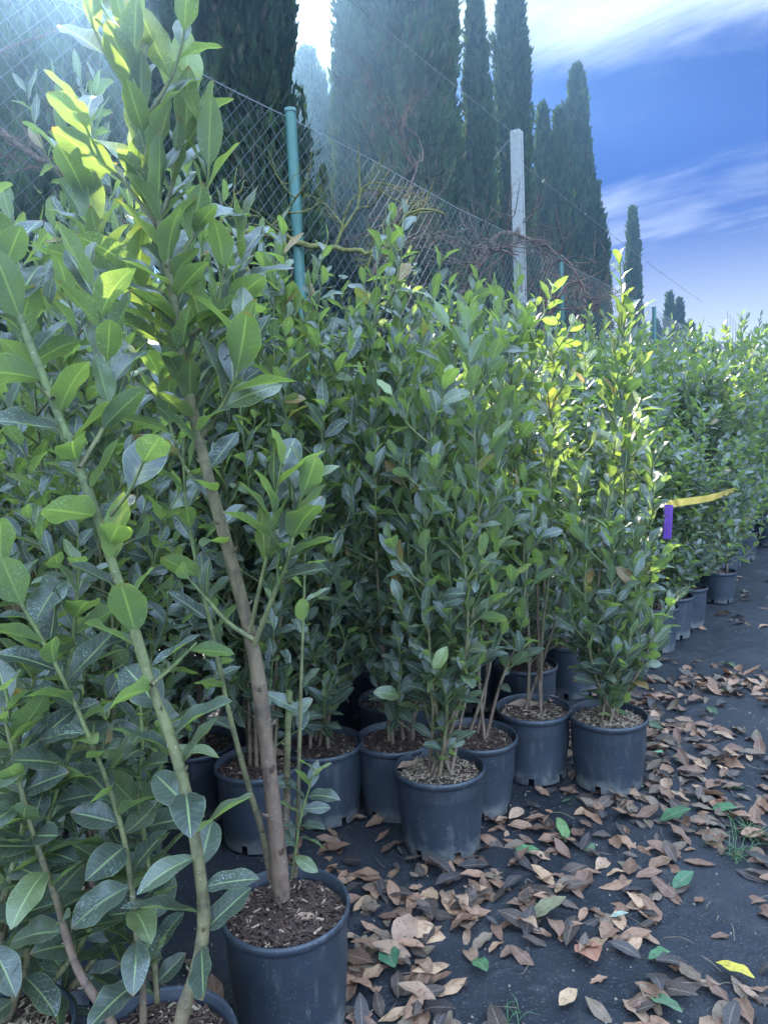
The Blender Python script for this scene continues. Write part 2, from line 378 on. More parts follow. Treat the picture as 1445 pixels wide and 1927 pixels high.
def shoot(h, seed, T, Lm=0.082, bare=0.12, twigs=12, lean=0.10, top=0.55, gap=0.03):
    """one upright laurel shoot with side twigs: returns (stem mesh, foliage mesh), root at the origin"""
    global rng
    rng = np.random.default_rng(seed)
    n = 7; z = np.linspace(0, h, n)
    wob = np.cumsum(rng.normal(0, 0.016, (n, 2)), 0) + np.outer(np.linspace(0, 1, n) ** 1.3, rng.normal(0, lean, 2)); wob -= wob[0]
    p = spline(np.column_stack([wob, z]), 26)
    sb, fb = MB(), MB()
    r = np.linspace(0.0075, 0.0020, 26); tube(sb, p, r, stem_cols(26, -0.1 + rng.uniform(-.2, .3)), 6)
    leaves_on(fb, p, bare + 0.12, 1.0, gap * 0.95, Lm, T, (25, 58))
    for k in range(twigs):
        f = bare + (0.92 - bare) * (k + rng.random()) / twigs
        j = min(int(f * 25), 24); b0 = p[j]; az = k * 2.4 + rng.normal(0, .5)
        ln = rng.uniform(0.12, 0.28) * (1.15 - 0.5 * f); out = np.array([math.cos(az), math.sin(az), 0])
        up = rng.uniform(0.9, 1.7)
        q = spline([b0, b0 + (out * 0.55 + [0, 0, up * 0.35]) * ln, b0 + (out * 0.85 + [0, 0, up * 0.95]) * ln], 8)
        tube(sb, q, np.linspace(0.0032, 0.0014, 8), stem_cols(8, 0.5), 4)
        leaves_on(fb, q, 0.18, 1.0, gap * 0.85, Lm * rng.uniform(0.8, 1.0), T, (30, 65))
    return sb.mesh('stem', M_bark), fb.mesh('foliage', M_leaf)

# ------------------------------------------------------------------ pots
def pot_mesh(Rt, Rb, H, notch=6, seg=72):
    mb = MB(); th = np.arange(seg) / seg * 2 * math.pi
    prof = [(Rb, 0.0), (Rb + 0.001, 0.026), (Rb + (Rt - Rb) * 0.5, H * 0.5), (Rt - 0.007, H - 0.026), (Rt - 0.006, H - 0.020), (Rt, H - 0.018), (Rt + 0.001, H - 0.006),
            (Rt - 0.001, H), (Rt - 0.005, H + 0.001), (Rt - 0.008, H - 0.004), (Rt - 0.009, H * 0.5), (Rb - 0.004, 0.026), (Rb - 0.004, 0.004)]
    prof = [(r, z - H / 2) for r, z in prof]
    rr = np.random.default_rng(int(Rt * 1e4)); ov = 1 + 0.012 * np.cos(2 * th + rr.uniform(0, 6))
    v = np.array([[(r * ov[j] * math.cos(t), r * ov[j] * math.sin(t), z) for j, t in enumerate(th)] for r, z in prof])
    k = len(prof); f = []
    for a in range(k - 1):
        for j in range(seg):
            if a in (0, k - 2) and (j % (seg // notch)) in (0, 1): continue
            j2 = (j + 1) % seg; f.append((a * seg + j, a * seg + j2, (a + 1) * seg + j2, (a + 1) * seg + j))
    mb.add(v.reshape(-1, 3), np.array(f), (0.03, 0.03, 0.03))
    c = np.array([[0, 0, 0.022 - H / 2]]); rb = Rb - 0.004
    ring = np.array([(rb * math.cos(t), rb * math.sin(t), 0.022 - H / 2) for t in th])
    mb.add(np.vstack([c, ring]), np.array([(0, 1 + j, 1 + (j + 1) % seg) for j in range(seg)]), (0.03, 0.03, 0.03))
    return mb.mesh('pot', M_pot)
def soil_mesh(Rt, seed, pale, chips=420):
    r = np.random.default_rng(seed); mb = MB(); nr, ns = 9, 36; v = []
    for a in range(nr + 1):
        for j in range(ns):
            rad = (Rt - 0.0085) * a / nr; t = j / ns * 6.283
            v.append((rad * math.cos(t), rad * math.sin(t), 0.012 * (1 - (a / nr) ** 2) + r.normal(0, 0.003) * (a < nr)))
    i = np.arange(nr)[:, None] * ns; j = np.arange(ns)[None, :]; j2 = (j + 1) % ns
    mb.add(v, np.stack([i + j, i + j2, i + ns + j2, i + ns + j], -1).reshape(-1, 4), (0.060, 0.036, 0.028))
    for k in range(chips):                                     # bark chips and straw bits
        rad = (Rt - 0.018) * math.sqrt(r.random()); t = r.uniform(0, 6.28)
        ln = r.uniform(0.006, 0.024); wd = r.uniform(0.0015, 0.005); h = r.uniform(0.0012, 0.003)
        M3 = np.array((Matrix.Rotation(r.uniform(0, 6.28), 3, 'Z') @ Matrix.Rotation(r.normal(0, 0.3), 3, 'X') @ Matrix.Rotation(r.normal(0, 0.3), 3, 'Y')))
        b = np.array([(x, y, z) for x in (-ln / 2, ln / 2) for y in (-wd / 2, wd / 2) for z in (-h / 2, h / 2)]); b[:, 1] *= 1 + 0.5 * (b[:, 0] > 0)
        zc = 0.012 * (1 - (rad / Rt) ** 2) + r.uniform(0.001, 0.007)
        c = np.array([0.075, 0.042, 0.03]) if r.random() > pale else np.array([0.36, 0.26, 0.17]) * r.uniform(0.5, 1.1)
        mb.add(b @ M3.T + [rad * math.cos(t), rad * math.sin(t), zc], np.array([(0, 1, 3, 2), (4, 6, 7, 5), (0, 4, 5, 1), (2, 3, 7, 6), (0, 2, 6, 4), (1, 5, 7, 3)]), c)
    return mb.mesh('soil', M_soil, smooth=False)
POT_H = 0.25
POTS = {'std': pot_mesh(0.14, 0.118, POT_H), 'big': pot_mesh(0.1415, 0.122, 0.27), 'small': pot_mesh(0.118, 0.100, 0.215), 'mid': pot_mesh(0.128, 0.108, 0.245)}
PR = {'std': (0.14, POT_H), 'big': (0.1415, 0.27), 'small': (0.118, 0.215), 'mid': (0.128, 0.245)}
SOILS = {(k, v): soil_mesh(PR[k][0], i * 7 + v, (0.12, 0.45, 0.65)[v], 900 if k != 'mid' else 250) for i, k in enumerate(POTS) for v in (0, 1, 2)}

def new_plant(x, y, label, kind='std', soil=0, group=None, name='potted_laurel'):
    e = link(name, None, None, (x, y, 0)); tag(e, label, 'potted shrub', group)
    Rt, H = PR[kind]
    p = link('pot', POTS[kind], e, (0, 0, H / 2)); p.rotation_euler = (random.gauss(0, .012), random.gauss(0, .012), random.uniform(0, 6.28))
    s = link('soil', SOILS[(kind, soil)], e, (0, 0, H - 0.032)); s.rotation_euler[2] = random.uniform(0, 6.28)
    return e

HW = 0.36                                      # blade width over length in the nearest plants
# hero plants: stems given as paths through space
def hero_stem(e, pts, r0, r1, leaves, colmix=0.0, twigs=(), T=T_HI, Lm=0.11, knots=True):
    """leaves: list of (s0, s1, gap, alpha range). twigs: list of (points, r, gap, L)"""
    o = np.array(e.location); p = spline(np.asarray(pts) - o, 60); sb, fb = MB(), MB()
    rr = np.interp(np.linspace(0, 1, 60), [0, 0.5, 1], [r0, r0 * 0.45 + r1 * 0.55, r1])
    if knots:
        rr = rr * (1 + 0.05 * np.sin(np.linspace(0, 40, 60)) + 0.03 * rng.normal(size=60))
        q_ = spline(p, 260); ra = np.interp(np.linspace(0, 1, 260), np.linspace(0, 1, 60), rr)
        ln_ = np.concatenate([[0], np.cumsum(np.linalg.norm(np.diff(q_, axis=0), axis=1))]); ph_ = (ln_ / 0.047 + 0.25 * np.sin(ln_ * 31)) % 1.0
        node = np.exp(-((ph_ - .5) / .05) ** 2); cc_ = stem_cols(260, colmix) * (1 - .35 * node[:, None]) * (1 + .10 * np.interp(np.arange(260), np.arange(0, 260, 9), rng.normal(size=29)))[:, None]
        tube(sb, q_, ra * (1 + .10 * node), np.clip(cc_, .01, 1), 12, 0.010)
        for k in np.where((node[1:-1] > node[:-2]) & (node[1:-1] > node[2:]))[0][::2]:        # bud scars and broken side shoots
            a_ = rng.uniform(0, 6.28); tq, aq, bq = frames(q_); d_ = aq[k] * math.cos(a_) + bq[k] * math.sin(a_); l_ = rng.uniform(.3, 1.2) * ra[k]
            tube(sb, [q_[k] + d_ * ra[k] * .6, q_[k] + d_ * (ra[k] + l_ * .6) + tq[k] * l_ * .6, q_[k] + d_ * (ra[k] + l_) + tq[k] * l_ * 1.2], [ra[k] * .38, ra[k] * .28, ra[k] * .10], cc_[k] * .8, 5)
    else: tube(sb, p, rr, stem_cols(60, colmix), 12, 0.012)
    for (s0, s1, gap, al) in leaves: leaves_on(fb, p, s0, s1, gap, Lm, T, al, 0.12, None, HW)
    for (tp, r, gap, L, s0) in twigs:
        q = spline(np.asarray(tp) - o, 14); tube(sb, q, np.linspace(r, r * 0.45, 14), stem_cols(14, 0.45), 7)
        leaves_on(fb, q, s0, 1.0, gap * .8, L * 1.05, T, (16, 58), 0.15, None, HW)
    s = link('stem', sb.mesh('stem', M_bark), e)
    if fb.n: link('foliage', fb.mesh('foliage', M_leaf), s)
    return s
def A(y, *pp):                                 # way-points: (px, py[, y]) -> space, all near depth y
    r = []
    for q in pp: r.append(at(q[0], q[1], q[2] if len(q) > 2 else y))
    return r
def auto_twigs(pts, n, s0, s1, ln, Lm, seed, spread=0.9):
    r = np.random.default_rng(seed); p = spline(pts, 60); tw = []
    for k in range(n):
        f = s0 + (s1 - s0) * (k + r.random()) / n; b = p[int(f * 59)]; az = k * 2.4 + r.normal(0, .5)
        o = np.array([math.cos(az), math.sin(az), 0]) * spread; l = ln * r.uniform(0.6, 1.3)
        tw.append(([b, b + (o * 0.5 + [0, 0, 0.45]) * l, b + (o * 0.8 + [0, 0, 1.0]) * l], 0.0035, 0.026, Lm, 0.25))
    return tw

rng = np.random.default_rng(11)
c1 = gp(538, 1701, 0.27)
E1 = new_plant(c1[0], c1[1], 'tall tree-like laurel with one thick brown trunk in the large forward black pot', 'big', 0)
trunk = A(1.52, (530, 1690), (517, 1540), (500, 1390), (482, 1250), (455, 1130), (412, 970, 1.50), (376, 830, 1.48), (347, 690, 1.45), (326, 560, 1.42), (303, 430, 1.40), (280, 300, 1.38), (262, 180, 1.36), (240, 60, 1.35), (215, -60, 1.34))
tw = [(A(1.40, (300, 420), (330, 330, 1.44), (352, 240, 1.46), (350, 150, 1.46)), 0.0045, 0.022, 0.112, 0.15),
      (A(1.45, (340, 640), (420, 590, 1.5), (450, 520, 1.52), (455, 440, 1.52)), 0.005, 0.022, 0.12, 0.2),
      (A(1.44, (330, 600), (250, 560, 1.5), (200, 480, 1.52), (165, 380, 1.52), (150, 300, 1.52)), 0.005, 0.024, 0.12, 0.2),
      (A(1.48, (375, 830), (420, 760, 1.44), (450, 690, 1.42), (455, 620, 1.42)), 0.005, 0.024, 0.12, 0.3),
      (A(1.50, (405, 950), (350, 880, 1.56), (320, 800, 1.58), (300, 700, 1.58)), 0.005, 0.026, 0.115, 0.3),
      (A(1.5, (470, 1190), (490, 1100, 1.47), (510, 1010, 1.45), (520, 930, 1.44), (530, 870, 1.44)), 0.005, 0.022, 0.12, 0.35),
      (A(1.5, (478, 1215), (515, 1120, 1.47), (545, 1040, 1.45), (562, 950, 1.44), (585, 900, 1.43)), 0.006, 0.022, 0.115, 0.35),
      (A(1.5, (480, 1205), (430, 1172), (385, 1122), (352, 1085)), 0.006, 0.03, 0.10, 0.55),
      (A(1.46, (348, 700), (385, 640), (412, 560), (425, 480)), 0.005, 0.024, 0.115, 0.2),
      (A(1.46, (352, 720), (300, 640), (270, 560), (240, 480)), 0.005, 0.024, 0.115, 0.2),
      (A(1.42, (318, 520), (370, 430), (392, 330), (385, 230)), 0.0045, 0.028, 0.11, 0.2),
      (A(1.42, (300, 430), (240, 350), (180, 280), (150, 190)), 0.0045, 0.03, 0.105, 0.2),
      (A(1.38, (270, 230), (320, 150), (345, 70), (350, -20)), 0.004, 0.03, 0.105, 0.2),
      (A(1.38, (262, 190), (215, 130), (180, 60), (160, -20)), 0.004, 0.035, 0.10, 0.2)]
hero_stem(E1, trunk, 0.0185, 0.0035, [(0.56, 1.0, 0.012, (14, 58)), (0.40, 0.56, 0.040, (30, 75))], -0.15, tw, Lm=0.115)
hero_stem(E1, A(1.56, (512, 1660), (492, 1560), (468, 1480), (430, 1335), (400, 1190), (368, 1050), (350, 940), (345, 820)), 0.008, 0.003, [(0.55, 1.0, 0.035, (30, 70)), (0.28, 0.5, 0.10, (50, 90))], 0.1, Lm=0.10)
hero_stem(E1, A(1.60, (555, 1650), (560, 1560), (563, 1420), (567, 1280), (570, 1180), (573, 1090), (575, 1000)), 0.0055, 0.0022, [(0.68, 1.0, 0.035, (30, 65)), (0.25, 0.6, 0.055, (40, 85))], 0.0, Lm=0.085)
hero_stem(E1, A(1.58, (548, 1655), (556, 1600), (566, 1540), (580, 1490), (588, 1460)), 0.003, 0.0018, [(0.15, 1.0, 0.014, (45, 100))], 0.5, Lm=0.085)
hero_stem(E1, A(1.60, (538, 1560), (540, 1500, 1.62), (541, 1400), (545, 1300)), 0.009, 0.007, [(0.6, 1.0, 0.10, (40, 85))], -0.3, Lm=0.08)

HW = 0.42
c0 = gp(295, 1965, 0.25)
E0 = new_plant(c0[0], c0[1], 'laurel with a long bent green stem whose pot is cut by the bottom edge', 'std', 0)
green = A(1.16, (335, 1945), (352, 1880), (375, 1800), (384, 1720), (372, 1610), (350, 1490), (322, 1390), (285, 1290), (255, 1190), (215, 1070), (188, 985), (150, 880), (102, 760), (62, 660), (36, 590), (0, 480), (-30, 380))
tw = [(A(1.14, (190, 990), (240, 930, 1.12), (275, 860, 1.1)), 0.004, 0.04, 0.11, 0.4), (A(1.14, (100, 750), (60, 700, 1.2), (20, 560, 1.22), (10, 440, 1.22)), 0.004, 0.028, 0.105, 0.2),
      (A(1.14, (285, 1290), (330, 1250, 1.2), (370, 1210, 1.22)), 0.004, 0.05, 0.10, 0.5), (A(1.14, (150, 880), (200, 790, 1.2), (205, 700, 1.22), (180, 560, 1.22), (165, 500, 1.22)), 0.004, 0.028, 0.10, 0.2)]
hero_stem(E0, green, 0.0118, 0.005, [(0.10, 0.60, 0.034, (40, 95)), (0.60, 1.0, 0.028, (30, 75))], 0.15, tw, Lm=0.12)
hero_stem(E0, A(1.20, (220, 1960), (205, 1915), (150, 1830), (125, 1760), (108, 1700), (88, 1640), (60, 1560), (30, 1440), (5, 1330)), 0.009, 0.003, [(0.3, 1.0, 0.02, (40, 95))], -0.4, Lm=0.10)
hero_stem(E0, A(1.24, (270, 1940), (268, 1830), (255, 1740), (250, 1690), (232, 1570), (190, 1440), (115, 1270), (20, 1100), (-40, 1000)), 0.0066, 0.003, [(0.1, 1.0, 0.022, (35, 90))], 0.0, (), Lm=0.11)
hero_stem(E0, A(1.3, (300, 1940), (290, 1800), (282, 1650), (262, 1500), (268, 1400), (262, 1300)), 0.006, 0.003, [(0.1, 1.0, 0.020, (40, 90))], 0.2, Lm=0.10)

cL = gp(-15, 1950, 0.25)
EL = new_plant(cL[0], cL[1], 'leafy laurel at the lower left corner whose pot shows only a sliver of rim', 'std', 1)
for (bx, pts) in ((0, ((-10, 1930), (-20, 1800), (20, 1650), (45, 1540), (30, 1400), (10, 1290))), (1, ((10, 1930), (45, 1830), (60, 1740), (80, 1600), (110, 1480), (150, 1380))),
                  (2, ((30, 1940), (90, 1860), (150, 1780), (190, 1700), (200, 1600)))):
    hero_stem(EL, A(1.22 + 0.04 * bx, *pts), 0.008, 0.003, [(0.08, 1.0, 0.018, (40, 95))], 0.1, (), Lm=0.11)
for pts in (((-40, 1930), (-60, 1700), (10, 1480), (60, 1300), (80, 1180)), ((60, 1940), (180, 1800), (240, 1640), (290, 1480), (330, 1370)), ((-20, 1900), (60, 1500), (120, 1320), (140, 1180), (150, 1050))):
    hero_stem(EL, A(1.33, *pts), 0.007, 0.003, [(0.08, 1.0, 0.020, (35, 90))], 0.1, (), Lm=0.105)

HW = 0.37
# the front row that can be told apart
def custom(c, label, kind, soil, stems, Lm=0.075, T=T_MID, group=None):
    e = new_plant(c[0], c[1], label, kind, soil, group); H = PR[kind][1]
    for k, st in enumerate(stems):
        pts, twn, s0 = st[0], st[1], st[2]; ln = st[3] if len(st) > 3 else 0.125
        a = rng.uniform(0, 6.28); rad = 0.035
        base = np.array([c[0] + rad * math.cos(a), c[1] + rad * math.sin(a), H - 0.03])
        y = c[1]; P = [base] + [at(q[0], q[1], y + (q[2] if len(q) > 2 else 0.0)) for q in pts]
        hero_stem(e, P, 0.0065, 0.0022, [(s0, 1.0, 0.025, (20, 58))], -0.15 + rng.uniform(-.1, .3),
                  auto_twigs(P, twn, s0 + 0.05, 0.92, ln, Lm * 0.92, 31 * k + int(c[1] * 100)), T=T, Lm=Lm, knots=False)
    return e
c2 = gp(827, 1441, 0.25)
custom(c2, 'bushy laurel with several thin stems in the forward pot with a pale notched base', 'std', 2, [
    (((800, 1330, .02), (775, 1200, .03), (768, 1050, .03), (772, 900, .05), (762, 740, .06)), 9, 0.16, 0.10),
    (((850, 1320), (852, 1180), (838, 1000), (815, 850), (808, 740, .05)), 11, 0.16, 0.13),
    (((862, 1330, -.03), (885, 1190, -.03), (900, 1020), (895, 870), (885, 700), (875, 590, .1)), 13, 0.16),
    (((870, 1340, .05), (905, 1200, .08), (930, 1000, .08), (935, 850, .1), (940, 700, .12), (930, 560, .15)), 12, 0.2, 0.14),
    (((815, 1340, -.03), (800, 1260, -.05), (770, 1190, -.06), (745, 1120, -.05)), 5, 0.2, 0.10),
    (((840, 1360, -.05), (838, 1310, -.07), (825, 1260, -.08)), 5, 0.05, 0.08),
    (((815, 1300, -.04), (805, 1150, -.05), (800, 1010, -.04), (795, 880, -.02)), 13, 0.1, 0.12),
    (((865, 1300, -.05), (880, 1160, -.06), (870, 1030, -.05), (850, 900, -.02)), 13, 0.1, 0.12)], Lm=0.088)
c2b = gp(893, 1380, 0.25)
custom(c2b, 'laurel in the pot half hidden behind the bushy forward one, lime green leaf tips', 'std', 0, [
    (((900, 1250, .02), (905, 1100, .05), (870, 900, .1), (850, 700, .12), (845, 530, .15)), 9, 0.25),
    (((920, 1260), (935, 1100, .03), (950, 900, .05), (965, 700, .1), (975, 520, .12)), 10, 0.25),
    (((915, 1280, .06), (915, 1100, .08), (905, 900, .12), (900, 700, .15), (898, 520, .2)), 10, 0.25),
    (((940, 1290, -.02), (975, 1200, -.02), (990, 1080), (1000, 960)), 6, 0.25, 0.12)], Lm=0.088)
c4 = gp(1003, 1330, 0.25)
custom(c4, 'laurel with bare dark lower stems in the black pot covered by a big dead leaf', 'std', 1, [
    (((995, 1200, .02), (985, 1050, .05), (990, 850, .05), (1000, 680, .08), (1010, 560, .1)), 9, 0.42),
    (((1020, 1200), (1035, 1050, .03), (1035, 850, .05), (1040, 700, .1), (1050, 600, .12)), 9, 0.4),
    (((1012, 1180, .06), (1005, 1000, .08), (965, 850, .12), (950, 700, .15), (945, 560, .2)), 9, 0.42),
    (((1035, 1200, .1), (1070, 1050, .1), (1085, 900, .1), (1085, 850, .1)), 6, 0.35, 0.12)], Lm=0.084)
c3 = gp(1144, 1343, 0.25)
custom(c3, 'cone shaped laurel with one tall sunlit leader in the black pot at the row corner', 'std', 2, [
    (((1150, 1250), (1165, 1100), (1175, 950), (1180, 800), (1175, 650), (1165, 475)), 14, 0.06, 0.075),
    (((1130, 1260, -.02), (1125, 1120, -.03), (1140, 980, -.02), (1155, 840), (1160, 740), (1156, 640)), 12, 0.06, 0.08),
    (((1170, 1260), (1200, 1130, -.02), (1215, 1000), (1225, 900), (1225, 850)), 12, 0.04, 0.13),
    (((1160, 1280, -.05), (1185, 1200, -.08), (1195, 1100, -.08), (1190, 1000, -.06)), 10, 0.04, 0.12),
    (((1125, 1285, -.04), (1105, 1200, -.07), (1100, 1100, -.06), (1110, 1000, -.04)), 10, 0.04, 0.12),
    (((1120, 1270, .03), (1090, 1150, .03), (1080, 1030, .05), (1085, 900, .06)), 11, 0.06, 0.12),
    (((1185, 1290, -.03), (1215, 1230, -.06), (1245, 1170, -.08), (1262, 1130, -.1)), 3, 0.3, 0.07),
    (((1150, 1270, -.06), (1155, 1180, -.09), (1150, 1080, -.1), (1160, 980, -.08)), 12, 0.03, 0.13),
    (((1130, 1290, .06), (1110, 1230, .1), (1080, 1180, .12)), 5, 0.1, 0.12),
    (((1165, 1300, .06), (1190, 1240, .1), (1205, 1150, .12), (1200, 1050, .12)), 9, 0.04, 0.13)], Lm=0.088)

# ------------------------------------------------------------------ the packed block of laurels
shoots_a = [shoot(h, 100 + i, T_MID, 0.084, 0.02 + 0.02 * (i % 3), 18, 0.07) for i, h in enumerate((1.45, 1.55, 1.35, 1.5, 1.25, 1.6, 1.4, 1.1))]
shoots_b = [shoot(h, 200 + i, T_LO, 0.082, 0.04, 18, 0.07) for i, h in enumerate((1.45, 1.55, 1.35, 1.5, 1.25, 1.6))]
U = np.array([0.53, 0.848]); NN = np.array([-0.848, 0.53]); P3 = c3[:2]
def fill_plant(x, y, label, group, near, kind='std', ns=6, hs=1.0, soil=0, tilt=None):
    e = new_plant(x, y, label, kind, soil, group); H = PR[kind][1]; src = shoots_a if near else shoots_b
    for k in range(ns):
        sm, fm = random.choice(src); a = random.uniform(0, 6.28) if k else 0; rad = random.uniform(0.01, 0.06)
        s = link('stem', sm, e, (rad * math.cos(a), rad * math.sin(a), H - 0.03))
        lean = random.uniform(0.0, 0.11)
        s.rotation_euler = (Matrix.Rotation(lean, 3, Vector((-math.sin(a), math.cos(a), 0))) @ Matrix.Rotation(random.uniform(0, 6.28), 3, 'Z')).to_euler()
        k_ = hs * random.uniform(0.78, 1.08); s.scale = (1.0, 1.0, k_) if near else (1.1, 1.1, k_)
        link('foliage', fm, s)
    return e
taken = [np.array(c[:2]) for c in (c1, c0, cL, c2, c2b, c4, c3)]
special = [
    (gp(745, 1385, .25), 'dark potted laurel directly behind the pale based forward pot', 'std', 6, 1.22),
    (gp(605, 1395, .25), 'laurel in the shaded pot behind the tall trunk, with sparse bent stems', 'std', 6, 1.18),
    (gp(487, 1432, .25), 'laurel whose pot holds dry leaves, just left of the tall tree-like trunk', 'std', 5, 1.15),
    (gp(1072, 1205, .25), 'laurel standing in deep shade in the gap behind the cone shaped one', 'std', 5, 0.85),
    (gp(1290, 1101, .25), 'laurel in a grey washed pot touching the squat black pot', 'mid', 5, 0.72),
    (gp(1262, 1118, .25), 'laurel in the middle one of three touching grey washed pots', 'mid', 5, 0.66),
    (gp(1232, 1138, .25), 'laurel in the grey washed pot nearest the cone shaped one', 'mid', 5, 0.70),
    (gp(1352, 1072, .22), 'dense laurel in the squat black pot under the end of the yellow tape', 'small', 6, 1.0),
    (gp(1392, 982, .25), 'laurel in the tall grey pot beyond the squat black pot', 'mid', 5, 1.05),
    (gp(1450, 978, .25), 'laurel in the far black pot cut by the edge of the picture', 'std', 6, 1.0)]
random.seed(21)
for c, lab, kind, ns, hs in special:
    fill_plant(c[0], c[1], lab, None, c[1] < 4.6, kind, ns, hs, random.choice((0, 1)))
    taken.append(np.array(c[:2]))
zones = [(-9, 0.0, 'tall laurel packed among others between the bent green stem and the fence', 'laurels packed behind the nearest pots'),
         (0.0, 3.2, 'tall laurel packed in shade between the cone shaped laurel and the fence', 'laurels packed behind the cone shaped laurel'),
         (3.2, 40, 'laurel in the long receding row beyond the squat black pot', 'laurels of the long receding row')]
nfill = 0
for t in np.arange(-3.2, 17.0, 0.33):
    for b in ((0.12, 0.45, 0.80, 1.15, 1.50) if t < 6.5 else (0.12, 0.50, 0.95)):
        if t > 10.5 and b > 0.9: continue
        x, y = P3 + U * (t + random.uniform(-.06, .06)) + NN * (b + random.uniform(-.05, .05))
        if b < 0.2 and t < 3.3: continue
        if not ((y > 2.60) or (x < -0.60 and y > 1.5)): continue
        if x < -2.4 or min(np.hypot(*(q - (x, y))) for q in taken) < 0.265: continue
        if x < -0.62 * y - 0.25: continue
        z = [q for q in zones if q[0] <= t < q[1]][0]
        near = y < 4.4
        hs = (1.27 if t < -0.4 else 0.90 if t < 1.9 else 1.07 if t < 4 else 1.17) * random.uniform(0.88, 1.12)
        if x < -0.3 and y < 2.4: hs *= 0.72
        fill_plant(x, y, z[2], z[3], near, 'std', 6, hs, random.choice((0, 1)))
        taken.append(np.array((x, y))); nfill += 1
print('fill plants', nfill)

# ------------------------------------------------------------------ fence
FP = gp(552, 212, 3.0)[:2]; FQ = gp(1057, 485, 3.0)[:2]; FU = (FQ - FP) / np.linalg.norm(FQ - FP); FL = np.linalg.norm(FQ - FP)
def fpt(t, z, off=0.0): q = FP + FU * t + np.array([-FU[1], FU[0]]) * off; return np.array([q[0], q[1], z])
fence = link('chain_link_fence', None, None, fpt(0, 0)); tag(fence, 'tall chain link fence on green posts behind the potted laurels', 'fence')
F0 = np.array(fence.location)
steel = (0.15, 0.17, 0.17); t0, t1, zt = -3.6, 21.0, 2.98
mb = MB(); cell = 0.085
for k in range(int((t0 - zt) / cell) - 1, int(t1 / cell) + 1):      # rising wires
    a, b = max(t0, k * cell), min(t1, k * cell + zt)
    if b - a > 0.01: tube(mb, [fpt(a, a - k * cell, .02) - F0, fpt(b, b - k * cell, .02) - F0], 0.0013, steel, 3)
for k in range(int(t0 / cell), int((t1 + zt) / cell) + 1):          # falling wires
    a, b = max(t0, k * cell - zt), min(t1, k * cell)
    if b - a > 0.01: tube(mb, [fpt(a, k * cell - a, .024) - F0, fpt(b, k * cell - b, .024) - F0], 0.0013, steel, 3)
link('wire_mesh', mb.mesh('wire_mesh', M_wire), fence)
for z in (2.98, 1.5, 0.1):
    mb = MB(); pts = [fpt(t, z + 0.012 * math.sin(t * 2.3), .03) - F0 for t in np.linspace(t0, t1, 40)]
    tube(mb, pts, 0.0025, (0.18, 0.19, 0.18), 5); link('tension_wire', mb.mesh('tension_wire', M_paint), fence)
for t in (-2.4, 0.0, FL, 2 * FL, 3 * FL, 4 * FL):
    mb = MB(); pts = np.array([fpt(t, z) - F0 for z in (-0.1, 1.5, 3.0)]); pts[2, 0] -= 0.015
    tube(mb, spline(pts, 8), 0.030, (0.028, 0.105, 0.080), 14); q = pts[2]
    tube(mb, [q, q + [0, 0, 0.006], q + [0, 0, 0.02], q + [0, 0, 0.026]], [0.0335, 0.0335, 0.031, 0.001], (0.025, 0.09, 0.07), 14)
    p = link('fence_post', mb.mesh('fence_post', M_paint), fence)
cpx = gp(983, 247, 3.9)[:2]
tc_ = float(np.dot(cpx - FP, FU))
def conc_post(t, lab):
    b = fpt(t, 0, -0.02); e = link('concrete_post', None, None, b); tag(e, lab, 'post')
    mb = MB(); h = 3.9; w = 0.042; d = 0.045; lean = np.array([-0.05, -0.02])
    sec = np.array([(-w, -d), (-w * .35, -d), (-w * .3, -d * .6), (w * .3, -d * .6), (w * .35, -d), (w, -d), (w, d), (-w, d)]) 
    ang = math.atan2(FU[1], FU[0]); rm = np.array([[math.cos(ang), -math.sin(ang)], [math.sin(ang), math.cos(ang)]]); sec = sec @ rm.T
    zs = np.array([-.1, 1, 2, 3, h - 0.02, h]); sc = np.array([1, 1, 1, 1, 1, .92])
    v = np.array([[(x * s + lean[0] * z / h, y * s + lean[1] * z / h, z) for x, y in sec] for z, s in zip(zs, sc)])
    i = np.arange(5)[:, None] * 8; j = np.arange(8)[None, :]; j2 = (j + 1) % 8
    mb.add(v.reshape(-1, 3), [np.stack([i + j, i + j2, i + 8 + j2, i + 8 + j], -1).reshape(-1, 4), np.array([[40 + k for k in range(8)]])], (0.30, 0.29, 0.265))
    link('shaft', mb.mesh('shaft', M_conc, False), e)
    return e, np.array([b[0] + lean[0], b[1] + lean[1], h])
cpost, ctop = conc_post(tc_, 'pale concrete post with barbed wire at its top rising above the green fence posts')
# barbed wire: a strand up and away along the fence and a loose drooping end
def barbed(pts, name, parent, o, step=0.10):
    mb = MB(); p = spline(pts, 60) - o; tube(mb, p, 0.0022, (0.16, 0.14, 0.13), 4)
    tt, a, b = frames(p); seg = np.linalg.norm(p[-1] - p[0]); n = int(seg / step)
    for k in range(n):
        j = int((k + .5) / n * 59); q = p[j]; th = k * 2.1
        d = (a[j] * math.cos(th) + b[j] * math.sin(th)) * 0.018
        tube(mb, [q - d, q + d], 0.0014, (0.16, 0.14, 0.13), 3); d2 = np.cross(tt[j], d) * 1.0
        tube(mb, [q - d2, q + d2], 0.0014, (0.16, 0.14, 0.13), 3)
    return link(name, mb.mesh(name, M_paint), parent)
co = np.array(cpost.location)
far_end = fpt(tc_ - 8.4, 3.85)
barbed([ctop - [0, 0, .04], (ctop + far_end) / 2 - [0, 0, .05], far_end], 'barbed_wire', cpost, co, 0.14)
lo = at(925, 303, ctop[1] - 0.05)
mid = at(955, 268, ctop[1])
for s in (0, 1):
    barbed([ctop - [0, 0, .06 + .05 * s], mid + [0.02 * s, 0, 0.03 * s], lo + [0.01, 0, 0.0 + .012 * s]], 'barbed_wire', cpost, co, 0.045)
